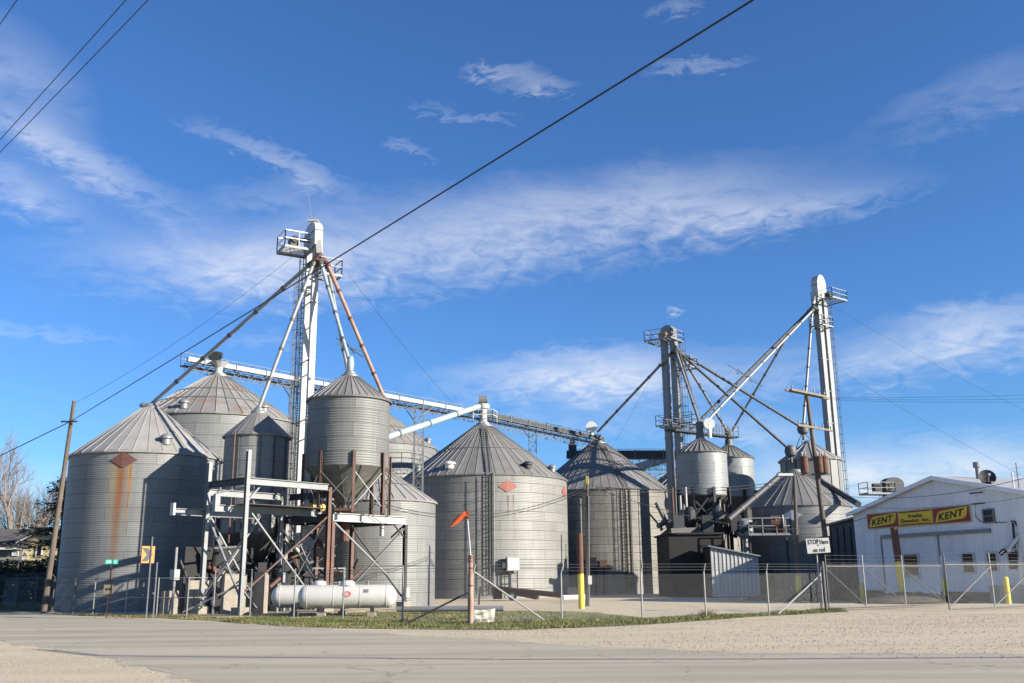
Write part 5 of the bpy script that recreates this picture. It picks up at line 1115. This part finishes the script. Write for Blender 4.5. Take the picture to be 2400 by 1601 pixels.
# ------------------------------------------------------------------ propane tanks
def tank(label, c, ax, ln, r, logo):
    t = thing('propane_tank', label, 'propane tank', V(c.x, c.y, 0), 'propane tanks'); ax = V(ax).normalized(); x, y = frame(ax); vs = []; fs = []; n = 28; rings = []
    hl = ln / 2 - r * .8
    for i in range(9): a = pi / 2 * i / 8; rings.append((-hl - r * .8 * cos(a), r * sin(a)))
    rings += [(-hl * .35, r), (hl * .35, r)]
    for i in range(9): a = pi / 2 * (1 - i / 8); rings.append((hl + r * .8 * cos(a), r * sin(a)))
    for (u, q) in rings:
        for i in range(n): vs.append(c + ax * u + x * (max(q, .002) * cos(2 * pi * i / n)) + y * (max(q, .002) * sin(2 * pi * i / n)))
    for k in range(len(rings) - 1):
        for i in range(n): fs.append((k * n + i, k * n + (i + 1) % n, (k + 1) * n + (i + 1) % n, (k + 1) * n + i))
    mb = MB(); mb.add(vs, fs); autosmooth(mb.build('shell', tank_m, t), 50)
    mb = MB(); mb.lathe(c + V(0, 0, r - .03), [(.33, 0), (.33, .14), (.28, .2), (.1, .24)], 16); autosmooth(mb.build('valve_dome', tank_m, t))
    for u in (-.62, .62):
        mb = MB(); mb.box(V(c.x, c.y, .09) + ax * (hl * u), (.35, r * 1.5, .2), (ax, V(-ax.y, ax.x, 0), V(0, 0, 1))); mb.build('block', conc, t)
        mb = MB(); mb.box(V(c.x, c.y, (c.z - r) / 2 + .2) + ax * (hl * u), (.14, r * 1.1, c.z - r + .12), (ax, V(-ax.y, ax.x, 0), V(0, 0, 1))); mb.build('saddle', dark_m, t)
    for u in (-.98, -.33, .33, .98):
        mb = MB(); mb.tube([c + ax * (hl * u) + x * ((r + .004) * cos(q_)) + y * ((r + .004) * sin(q_)) for q_ in [2 * pi * i / 28 for i in range(29)]], .012, 5, False); mb.build('weld_seam', tank_m, t)
    mb = MB(); nf_ = V(ax.y, -ax.x, 0); mb.box(c + ax * .9 + (nf_ * .88 + V(0, 0, .47)).normalized() * (r + .005), (.24, .01, .16), (ax, (nf_ * .88 + V(0, 0, .47)).normalized(), ax.cross((nf_ * .88 + V(0, 0, .47)).normalized()))); mb.build('data_plate', galv_plain, t)
    mb = MB(); mb.lathe(c + ax * (hl * .5) + V(0, 0, r - .01), [(.05, 0), (.05, .12), (.08, .13), (.08, .17)], 8); mb.build('relief_valve', grey_p, t)
    mb = MB(); mb.tube([c + ax * .2 + V(0, 0, r + .05), c + ax * .9 + V(0, 0, r + .09)], .02, 6); mb.build('valve_pipe', galv_plain, t)
    if logo:
        nf = V(ax.y, -ax.x, 0); q = c + ax * (.02) + nf * r + V(0, 0, .12); lm_ = mat('faded_red_logo', (.45, .10, .10), .6)
        nf2 = (q - c - ax * .02).normalized(); up_ = ax.cross(nf2) * -1 if ax.cross(nf2).z < 0 else ax.cross(nf2)
        q = c + ax * .02 + nf2 * (r + .006); mb = MB(); k = 24
        o_ = [q + ax * (.20 * cos(2 * pi * i / k)) + up_ * (.135 * sin(2 * pi * i / k)) for i in range(k)]; i_ = [q + ax * (.12 * cos(2 * pi * i / k)) + up_ * (.075 * sin(2 * pi * i / k)) for i in range(k)]
        mb.add(o_ + i_, [(i, (i + 1) % k, k + (i + 1) % k, k + i) for i in range(k)]); mb.add([q - ax * .13 - up_ * .016, q + ax * .13 - up_ * .016, q + ax * .13 + up_ * .016, q - ax * .13 + up_ * .016], [(0, 1, 2, 3)])
        mb.add([q - ax * .16 - up_ * .05, q - ax * .10 - up_ * .05, q - ax * .10 + up_ * .05, q - ax * .16 + up_ * .05], [(0, 1, 2, 3)]); mb.build('logo', lm_, t)
tb = gp(815, 1445); YT = tb.y
rT = .53; xa_, xb_ = P(696, 1405, YT - .3).x, P(932, 1405, YT + .5).x
tank('nearer silver-white propane tank with a red oval mark', V((xa_ + xb_) / 2, YT, .2 + .17 + rT), (1, .06, 0), xb_ - xa_, rT, True)
xa2 = P(636, 1400, YT + 1.7).x
tank('farther silver-white propane tank behind and left of the marked one', V(xa2 + (xb_ - xa_) / 2, YT + 1.8, .37 + rT), (1, .06, 0), xb_ - xa_, rT, False)
# ------------------------------------------------------------------ road signs
gs = thing('street_name_sign', 'small green street name blades on a rusty post before the left bin', 'street sign', gp(249, 1449))
b = gp(249, 1449); zs = zrow(1318, 262, b.y); q = P(262, 1320, b.y); mb = MB(); mb.tube([b, V(q.x, b.y, zs)], .028, 8); mb.build('post', rust_m, gs)
green = mat('street_sign_green', (.03, .36, .24), .45); green_d = mat('street_sign_green_side', (.02, .16, .10), .45)
sdir = V(.95, .3, 0).normalized(); mb = MB(); c = V(q.x, b.y - .02, zs + .02); mb.box(c, (.56, .012, .2), (sdir, V(-sdir.y, sdir.x, 0), V(0, 0, 1))); bl_ = mb.build('name_blade', green, gs)
nb_ = V(-sdir.y, sdir.x, 0) * .012; text('E', gs, c - nb_ + sdir * .17, sdir, V(0, 0, 1), 1, tank_m, .01, fit=(.07, .11), ext=.002)
for u_, w_b, h_b in ((-.19, .08, .1), (-.08, .09, .13), (.02, .07, .09)): mb = MB(); mb.box(c - nb_ + sdir * u_, (w_b, .004, h_b), (sdir, V(-sdir.y, sdir.x, 0), V(0, 0, 1))); mb.build('worn_letter', mat('worn_reflective_print', (.30, .48, .42), .4), gs)
mb = MB(); d2 = V(-.5, .86, 0); mb.box(c - V(0, 0, .2), (.56, .012, .2), (d2, V(d2.y, -d2.x, 0), V(0, 0, 1))); mb.build('name_blade', green_d, gs)
ts = thing('arrow_sign', 'small weathered square sign with a double arrow low on the green sign post', 'road sign', V(b.x, b.y - .05, .9))
c = P(254, 1381, b.y - .07); mb = MB(); brown = mat('weathered_tan_sign', (.14, .11, .07), .7); mb.box(c, (.42, .015, .42), (V(.97, .24, 0), V(-.24, .97, 0), V(0, 0, 1))); mb.build('plate', brown, ts)
ex = V(.97, .24, 0); ez = V(0, 0, 1); no = V(.24, -.97, 0) * .012; mb = MB()
mb.ext([c + no + ex * u + ez * v for u, v in ((-.16, 0), (-.05, .09), (-.05, .035), (.05, .035), (.05, .09), (.16, 0), (.05, -.09), (.05, -.035), (-.05, -.035), (-.05, -.09))], no * .2); mb.build('double_arrow', sg_k, ts)
cs = thing('chevron_sign', 'orange curve chevron sign on two thin posts before the left bin', 'road sign', gp(347, 1450))
b = gp(347, 1450); c = P(347, 1300, b.y); ex = V(.72, .69, 0).normalized(); w_, h_ = .62, .78; no = V(ex.y, -ex.x, 0)
cho = mat('chevron_orange', (.40, .15, .012), .5, 0, .08, 4)
mb = MB(); mb.box(c, (w_, .02, h_), (ex, -no, V(0, 0, 1))); mb.build('plate', cho, cs)
mb = MB(); mb.ext([c + no * .014 + ex * u + V(0, 0, v) for u, v in ((-.30, .3), (-.02, .3), (.22, 0), (-.02, -.3), (-.30, -.3), (-.06, 0))], no * .004); mb.build('chevron', sg_k, cs)
for dx, h in ((-.1, zrow(1258, 346, b.y)), (.22, zrow(1318, 350, b.y))): mb = MB(); q = b + V(dx, .03, 0); mb.bar(q, V(q.x + (.0), q.y, h), .05, .03); mb.build('post', [fence_p, fence_p][0], cs)
# small notice on the low bin
p_, n_, t_ = on_wall(D_, 953, 1389, .03); mb = MB(); mb.box(p_, (.35, .02, .55), (t_, n_, V(0, 0, 1))); mb.build('notice_plate', tank_m, D_['o'])
# ------------------------------------------------------------------ yard pieces
mb = MB(); a = gp(930, 1428, .25); b = gp(1180, 1426, .25); mb.tube([a, b], .13, 14); autosmooth(mb.build('ground_pipe', galv_plain, None, None, label='long pale pipe lying on the ground before the middle bin', cat='pipe'))
mb = MB(); a = P(1318, 1412, 66); b = P(1376, 1408, 68); a.z = b.z = .35; mb.tube([a, b], .17, 14); autosmooth(mb.build('ground_pipe', tank_m, None, None, label='short white pipe on the ground at the foot of the dull bin', cat='pipe'))
au = thing('trailer_auger', 'rusty low auger with wheels at the foot of the middle bin', 'auger', gp(1200, 1418)); a, b = P(1160, 1398, 76), P(1330, 1422, 72)
a.z = max(a.z, .9); b.z = .35
mb = MB(); mb.tube([a, b], .2, 10); mb.build('auger_tube', rust_m, au); mb = MB(); mb.bar(a.lerp(b, .05) - V(0, 0, .1), a.lerp(b, .6) - V(0, 0, .35), .5, .25); mb.build('frame', rust_m, au)
for dy in (-.5, .5):
    mb = MB(); c = a.lerp(b, .25); c = V(c.x, c.y + dy, .32); mb.tube([c - V(0, .09, 0), c + V(0, .09, 0)], .32, 16); w0 = mb.build('wheel', black_m, au); mb = MB(); mb.tube([c - V(0, .1, 0), c + V(0, .1, 0)], .16, 10); mb.build('rim', grey_p, w0)
mb = MB(); mb.box(a + V(.2, 0, -.35), (.7, .6, .9)); mb.build('hopper_box', rust_m, au); mb = MB(); mb.box(b + V(.4, 0, .25), (.7, .5, .7)); mb.build('engine', dark_m, au)
mb = MB(); c = gp(1122, 1418); mb.bar(c, V(c.x + .1, c.y, zrow(1375, 1124, c.y)), .12, .1); mb.build('black_stake', dark_m, None, c, label='black steel stake in the grass behind the banner', cat='stake')
# dirt bank with weeds beside the office
def mound(name, label, c, rx, ry, h, m, seed=1, cat='mound'):
    r_ = random.Random(seed); mb = MB(); nr_, na = 7, 26; vs = [c + V(0, 0, h)]; fs = []
    for k in range(1, nr_ + 1):
        for i in range(na):
            a = 2 * pi * i / na; f = k / nr_; z = h * (1 - f * f) * (1 + r_.uniform(-.25, .25)) if k < nr_ else -.03; vs.append(c + V(rx * f * cos(a) * (1 + r_.uniform(-.08, .08)), ry * f * sin(a) * (1 + r_.uniform(-.08, .08)), z))
    fs = [(0, 1 + i, 1 + (i + 1) % na) for i in range(na)] + [(1 + (k - 1) * na + i, 1 + k * na + i, 1 + k * na + (i + 1) % na, 1 + (k - 1) * na + (i + 1) % na) for k in range(1, nr_) for i in range(na)]
    mb.add(vs, fs); return mb.build(name, m, None, c, smooth=True, label=label, cat=cat)
q = P(2150, 1400, 58); mound('soil_mound', 'low dark soil bank below the company sign', V(q.x, q.y + 1, 0), 3.4, 2.2, .55, dirt_m, 2)
q = P(1890, 1405, 66); mound('soil_mound', 'low dark weedy bank at the foot of the squat bin', V(q.x, q.y + 2.5, 0), 4.0, 1.8, .5, dirt_m, 3)
# ------------------------------------------------------------------ trees, house, hedge at the left
bark = mat('grey_brown_bark', (.17, .14, .115), .9, 0, .2, 3, bump=.4)
bark_l = mat('pale_twig_bark', (.20, .165, .14), .9, 0, .25, 2)
def bare_tree(label, base, h, seed, spread=1.0, lean=0.0):
    r_ = random.Random(seed); t = thing('bare_tree', label, 'tree', base, 'bare trees'); tk, tw = MB(), MB()
    def grow(p, d, ln, rad, lv):
        n = 4 if lv < 3 else 3; pts = [p]; dd = V(d)
        for i in range(n):
            dd = (dd + V(r_.uniform(-.16, .16), r_.uniform(-.16, .16), r_.uniform(-.03, .12))).normalized(); pts.append(pts[-1] + dd * (ln / n))
        (tk if lv < 2 else tw).tube(pts, rad, 7 if lv < 2 else (4 if lv < 4 else 3), False, max(rad * .55, .007))
        if lv >= 6: return
        k = (3, 4, 4, 4, 4, 3)[lv]
        for i in range(k):
            f = r_.uniform(.35, 1.0) if i else 1.0; q = pts[0].lerp(pts[-1], f) if f == 1.0 else pts[min(n, int(f * n))]
            a = r_.uniform(0, 2 * pi); tilt = r_.uniform(.25, .75) * spread * (1 if i else .5); x, y = frame(dd)
            nd = (dd * cos(tilt) + (x * cos(a) + y * sin(a)) * sin(tilt) + V(0, 0, .14)).normalized(); grow(q, nd, ln * r_.uniform(.58, .8), max(rad * (.62 if i == 0 else .45), .008), lv + 1)
    grow(base, V(lean, 0, 1).normalized(), h * .30, h * .022, 0)
    tk.build('trunk', bark, t); tw.build('crown', bark_l, t); return t
q = P(30, 1300, 108); q.z = 0
bare_tree('tall bare tree behind the yellow house', q, 21.0, 11, 1.0)
q = P(-45, 1300, 112); q.z = 0
bare_tree('bare tree at the very left edge behind the house', q, 16, 23, 1.1)
q = P(75, 1300, 116); q.z = 0
bare_tree('slimmer bare tree leaning right of the tall one', q, 18.0, 31, 1.05, .22)
# evergreen by the left bin
needle = mat('dark_evergreen_needles', (.022, .036, .014), .8, 0, .35, 1.0)
def evergreen(label, base, h, rad, seed):
    r_ = random.Random(seed); t = thing('evergreen_tree', label, 'tree', base); mb = MB(); mb.tube([base, base + V(0, 0, h * .95)], .22, 8, False, .03); mb.build('trunk', bark, t)
    cr = MB(); lm = MB()
    for k in range(130):
        f = r_.random()**.8; z = h * (.10 + .88 * f); L_n = rad * (1 - f)**.75 * r_.uniform(.65, 1.15) + .2; a = r_.uniform(0, 2 * pi); d = V(cos(a), sin(a), r_.uniform(-.25, .15)); p0 = base + V(0, 0, z)
        lm.tube([p0, p0 + d * L_n], .035, 4, False, .01)
        m_ = int(34 * L_n)
        for i in range(m_):
            u = r_.uniform(.15, 1.0); c = p0 + d * (L_n * u) + V(r_.gauss(0, .13), r_.gauss(0, .13), r_.gauss(-.04, .09)); s = r_.uniform(.12, .28); e1 = V(r_.gauss(0, 1), r_.gauss(0, 1), r_.gauss(0, .5)).normalized() + d * .8; e2 = V(r_.gauss(0, 1), r_.gauss(0, 1), r_.gauss(0, 1)).normalized()
            cr.add([c, c + e1 * s + e2 * s * .22, c + e1 * s * 1.1 - e2 * s * .22], [(0, 1, 2)])
    lm.build('limbs', bark, t); cr.build('crown', needle, t)
q = P(128, 1400, 74); q.z = 0
evergreen('dark evergreen tree between the left pole and the left bin', q, zrow(1112, 155, 74), 4.6, 4)
# house
hs = thing('yellow_house', 'pale yellow house with grey shingle roof beyond the lawn', 'house', P(60, 1320, 92)); HZ = 0.0
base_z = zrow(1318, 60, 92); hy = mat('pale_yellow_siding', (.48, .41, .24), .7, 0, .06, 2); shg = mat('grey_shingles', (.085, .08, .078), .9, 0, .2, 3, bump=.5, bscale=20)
xg0, xg1 = P(50, 1300, 92).x, P(150, 1300, 92).x; ze, zr_ = zrow(1268, 50, 92), zrow(1242, 95, 92); xmid = P(102, 1300, 92).x
mb = MB(); mb.ext([(xg0, 92, 0), (xg1, 92, 0), (xg1, 92, ze), (xmid, 92, zr_), (xg0, 92, ze)], (0, 9, 0)); mb.build('gable_wall', hy, hs)
for s, xe in ((-1, xg0), (1, xg1)):
    mb = MB(); mb.ext([(xe + s * .4, 91.5, ze - .25), (xmid, 91.5, zr_ + .05), (xmid, 91.5, zr_ + .3), (xe + s * .4, 91.5, ze)], (0, 10, 0)); mb.build('roof', shg, hs)
    mb = MB(); mb.ext([(xe + s * .4, 91.42, ze - .3), (xmid, 91.42, zr_), (xmid, 91.42, zr_ + .16), (xe + s * .4, 91.42, ze - .14)], (0, .06, 0)); mb.build('barge_board', tank_m, hs)
xw0, xw1 = P(-120, 1300, 91).x, P(52, 1300, 91).x; zw = zrow(1283, 20, 91); zt2 = zrow(1240, 20, 95)
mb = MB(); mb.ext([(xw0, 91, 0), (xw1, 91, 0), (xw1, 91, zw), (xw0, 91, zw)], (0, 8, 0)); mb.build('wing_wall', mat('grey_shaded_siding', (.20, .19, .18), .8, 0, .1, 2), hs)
mb = MB(); mb.ext([(xw0, 90.4, zw - .05), (xw0, 95, zt2), (xw0, 99.5, zw - .05)], (xw1 - xw0 + .3, 0, 0)); mb.build('wing_roof', shg, hs)
mb = MB(); mb.box(((xw0 + xw1) / 2, 90.3, zw - .12), (xw1 - xw0 + .4, .14, .2)); mb.build('gutter', tank_m, hs)
def hwin(x0, x1, y0, y1, Y, m=glass, fm=tank_m, name='window'):
    a, b = P(x0, y0, Y - .06), P(x1, y1, Y - .06); mb = MB(); mb.box(((a.x + b.x) / 2, Y - .05, (a.z + b.z) / 2), (b.x - a.x, .06, a.z - b.z)); w = mb.build(name, m, hs)
    mb = MB()
    for (cx, cz, sx_, sz) in (((a.x + b.x) / 2, a.z + .05, b.x - a.x + .2, .1), ((a.x + b.x) / 2, b.z - .05, b.x - a.x + .2, .1), (a.x - .05, (a.z + b.z) / 2, .1, a.z - b.z), (b.x + .05, (a.z + b.z) / 2, .1, a.z - b.z)): mb.box((cx, Y - .08, cz), (sx_, .08, sz))
    mb.build('window_frame', fm, w)
hwin(88, 96, 1280, 1303, 92); hwin(32, 41, 1287, 1300, 91, mat('pale_door_paint', (.30, .36, .40), .6), tank_m, 'door')
dp = mat('dark_hedge_leaves', (.012, .016, .008), .9, 0, .3, 2)
r_ = random.Random(9); hd = MB(); a, b = P(-80, 1330, 84), P(140, 1330, 84); zt3 = zrow(1314, 40, 84)
for i in range(9000):
    c = V(r_.uniform(a.x, b.x), 84 + r_.uniform(-.8, .8), zt3 * r_.random()**.7); s = r_.uniform(.08, .2); e1 = V(r_.gauss(0, 1), r_.gauss(0, 1), r_.gauss(0, 1)).normalized() * s; e2 = V(r_.gauss(0, 1), r_.gauss(0, 1), r_.gauss(0, 1)).normalized() * s; hd.add([c, c + e1, c + e2], [(0, 1, 2)])
hg = thing('hedge', 'low dark hedge between the lawn and the yellow house', 'hedge', V((a.x + b.x) / 2, 84, 0)); hd.build('foliage', dp, hg)
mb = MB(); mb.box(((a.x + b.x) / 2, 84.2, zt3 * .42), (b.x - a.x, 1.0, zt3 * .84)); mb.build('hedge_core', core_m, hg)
# ------------------------------------------------------------------ grass and stones
def inside(p, poly):
    c = False; j = len(poly) - 1
    for i in range(len(poly)):
        if (poly[i].y > p.y) != (poly[j].y > p.y) and p.x < (poly[j].x - poly[i].x) * (p.y - poly[i].y) / (poly[j].y - poly[i].y) + poly[i].x: c = not c
        j = i
    return c
def grass(name, label, poly, n, hmin, hmax, m, seed, clump=None):
    r_ = random.Random(seed); x0, x1 = min(p.x for p in poly), max(p.x for p in poly); y0, y1 = min(p.y for p in poly), max(p.y for p in poly); vs = []; fs = []; k = 0; tries = 0
    while k < n and tries < n * 12:
        tries += 1; p = V(r_.uniform(x0, x1), r_.uniform(y0, y1), 0)
        if not inside(p, poly): continue
        g = .5 + .5 * sin(p.x * 1.7 + 2 * sin(p.y * .9)) * sin(p.y * 1.3 + p.x * .4)
        if r_.random() > .25 + .75 * g: continue
        h = r_.uniform(hmin, hmax) * (.5 + .9 * g); a = r_.uniform(0, pi); w = r_.uniform(.008, .016); l = V(r_.gauss(0, .35), r_.gauss(0, .35), 1) * h; t = V(cos(a), sin(a), 0) * w; b = len(vs); vs += [p - t, p + t, p + l * .6 + t * .6, p + l, p + l * .6 - t * .6]; fs.append((b, b + 1, b + 2, b + 3, b + 4)); k += 1
    mb = MB(); mb.v = [tuple(v) for v in vs]; mb.f = fs; me = mb.mesh(name, m); return tag(link(name, me), label, None, None, 'stuff')
def gr_extra(t, c, pos, nz):
    n = N(t, 'ShaderNodeTexNoise', i_Scale=.8, i_Detail=4.0); L(t, pos, n.inputs['Vector']); r = N(t, 'ShaderNodeMapRange', i_1=.42, i_2=.62); L(t, n.outputs[0], r.inputs[0])
    return MIX(t, r.outputs[0], (.085, .105, .03, 1), (.24, .2, .10, 1))
grass_m = mat('verge_grass_blades', (.08, .12, .03), .8, 0, .2, 2, extra=gr_extra)
grass('grass', 'patchy short grass along the fence and around the tanks', VERGE, 42000, .03, .10, grass_m, 1)
front_strip = [gp(*p) for p in [(510, 1449), (760, 1452), (943, 1460), (1103, 1461), (1317, 1456), (1506, 1450), (1736, 1441), (1966, 1428), (1986, 1434), (1761, 1446), (1557, 1461), (1353, 1471), (1200, 1475), (868, 1472), (663, 1467), (510, 1456)]]
lush = mat('lush_grass_blades', (.11, .12, .034), .8, 0, .25, 1.5)
grass('grass', 'greener taller grass at the road edge of the fence', front_strip, 26000, .04, .14, lush, 2)
lawn_poly = [gp(-60, 1425), gp(125, 1436), V(-27, 66, 0), V(-30, 82, 0), V(-46, 82, 0)]
grass('grass', 'rough lawn grass beyond the left fence', lawn_poly, 22000, .05, .16, grass_m, 3)
def stones(name, label, poly, n, s0, s1, m, seed, power=2.5):
    r_ = random.Random(seed); x0, x1 = min(p.x for p in poly), max(p.x for p in poly); y0, y1 = min(p.y for p in poly), max(p.y for p in poly); vs = []; fs = []; k = 0
    while k < n:
        p = V(r_.uniform(x0, x1), r_.uniform(y0, y1), 0)
        if not inside(p, poly): continue
        g = .5 + .5 * sin(p.x * .9 + sin(p.y * 1.7) * 2) * sin(p.y * 1.1 - p.x * .3)
        if r_.random() > .15 + .85 * g: continue
        s = s0 + (s1 - s0) * r_.random()**power; b = len(vs)
        j = lambda: r_.uniform(.6, 1.2) * s
        vs += [p + V(j(), 0, s * .2), p + V(0, j(), s * .2), p + V(-j(), 0, s * .2), p + V(0, -j(), s * .2), p + V(r_.uniform(-.3, .3) * s, r_.uniform(-.3, .3) * s, j() * .9)]; fs += [(b, b + 1, b + 4), (b + 1, b + 2, b + 4), (b + 2, b + 3, b + 4), (b + 3, b, b + 4)]; k += 1
    mb = MB(); mb.v = [tuple(v) for v in vs]; mb.f = fs; return tag(link(name, mb.mesh(name, m)), label, None, None, 'stuff')
def st_extra(t, c, pos, nz):
    n = N(t, 'ShaderNodeTexWhiteNoise'); sn_ = N(t, 'ShaderNodeVectorMath', operation='SNAP'); L(t, pos, sn_.inputs[0]); sn_.inputs[1].default_value = (.12, .12, 10); L(t, sn_.outputs[0], n.inputs['Vector'])
    return MIX(t, n.outputs[0], (.2, .165, .12, 1), (.44, .38, .29, 1))
stone_m = mat('crushed_stone', (.34, .30, .25), .95, 0, .1, 5, extra=st_extra)
shoulder = [gp(*p) for p in [(700, 1476), (1200, 1480), (1353, 1474), (1557, 1464), (1761, 1449), (1990, 1436), (2400, 1440), (2400, 1532), (2068, 1530), (1710, 1527), (1404, 1513), (1200, 1501), (970, 1489)]]
stones('gravel', 'crushed stone scattered over the road shoulder', shoulder, 16000, .006, .034, stone_m, 4)
corner = [gp(*p) for p in [(0, 1510), (102, 1521), (230, 1545), (357, 1575), (440, 1601), (0, 1601)]]
stones('gravel', 'sandy stones in the near left road corner', corner, 1600, .004, .02, stone_m, 5)
edge = [gp(*p) for p in [(766, 1476), (970, 1492), (1200, 1504), (1404, 1517), (1710, 1531), (2068, 1533), (2400, 1535), (2400, 1545), (1700, 1541), (1200, 1514), (970, 1500)]]
stones('gravel', 'stray stones kicked onto the asphalt edge', edge, 700, .008, .03, stone_m, 6)
edge2 = [gp(*p) for p in [(-10, 1500), (102, 1512), (230, 1533), (357, 1561), (500, 1601), (420, 1601), (330, 1575), (210, 1548), (90, 1524), (-10, 1512)]]
stones('gravel', 'loose stones along the near left road edge', edge2, 900, .005, .022, stone_m, 8)
yard = [gp(*p) for p in [(1460, 1443), (1736, 1436), (1930, 1424), (2400, 1428), (2400, 1410), (1700, 1414), (1340, 1424)]]
stones('gravel', 'loose stone in the yard behind the fence', yard, 3500, .008, .035, stone_m, 7)
# weeds
weed_m = mat('dry_weeds', (.16, .12, .055), .9, 0, .3, 2)
def weeds(label, c, n, rx, ry, h, seed):
    r_ = random.Random(seed); vs = []; fs = []
    for i in range(n):
        p = c + V(r_.gauss(0, rx), r_.gauss(0, ry), 0); l = V(r_.gauss(0, .35), r_.gauss(0, .35), 1) * h * r_.uniform(.4, 1.1); t = V(r_.uniform(-1, 1), r_.uniform(-1, 1), 0) * .014; b = len(vs); vs += [p - t, p + t, p + l]; fs.append((b, b + 1, b + 2))
    mb = MB(); mb.v = [tuple(v) for v in vs]; mb.f = fs; return tag(link('weeds', mb.mesh('weeds', weed_m)), label, None, None, 'stuff')
q = P(1895, 1408, 65); weeds('dry weeds at the foot of the light pole', V(q.x, q.y, .0), 1500, 2.0, .5, .7, 1)
q = P(2030, 1408, 64); weeds('dry weeds left of the office corner', V(q.x, q.y, 0), 900, .8, .5, .9, 2)
q = gp(1657, 1446); weeds('tuft of grass at a fence post', q, 260, .15, .1, .35, 3)
q = gp(942, 1461); weeds('tuft of grass at the tank fence post', q, 200, .2, .1, .3, 4)
q = gp(420, 1447); weeds('scrubby grass at the road edge before the left bin', q, 900, 1.6, .15, .2, 5)
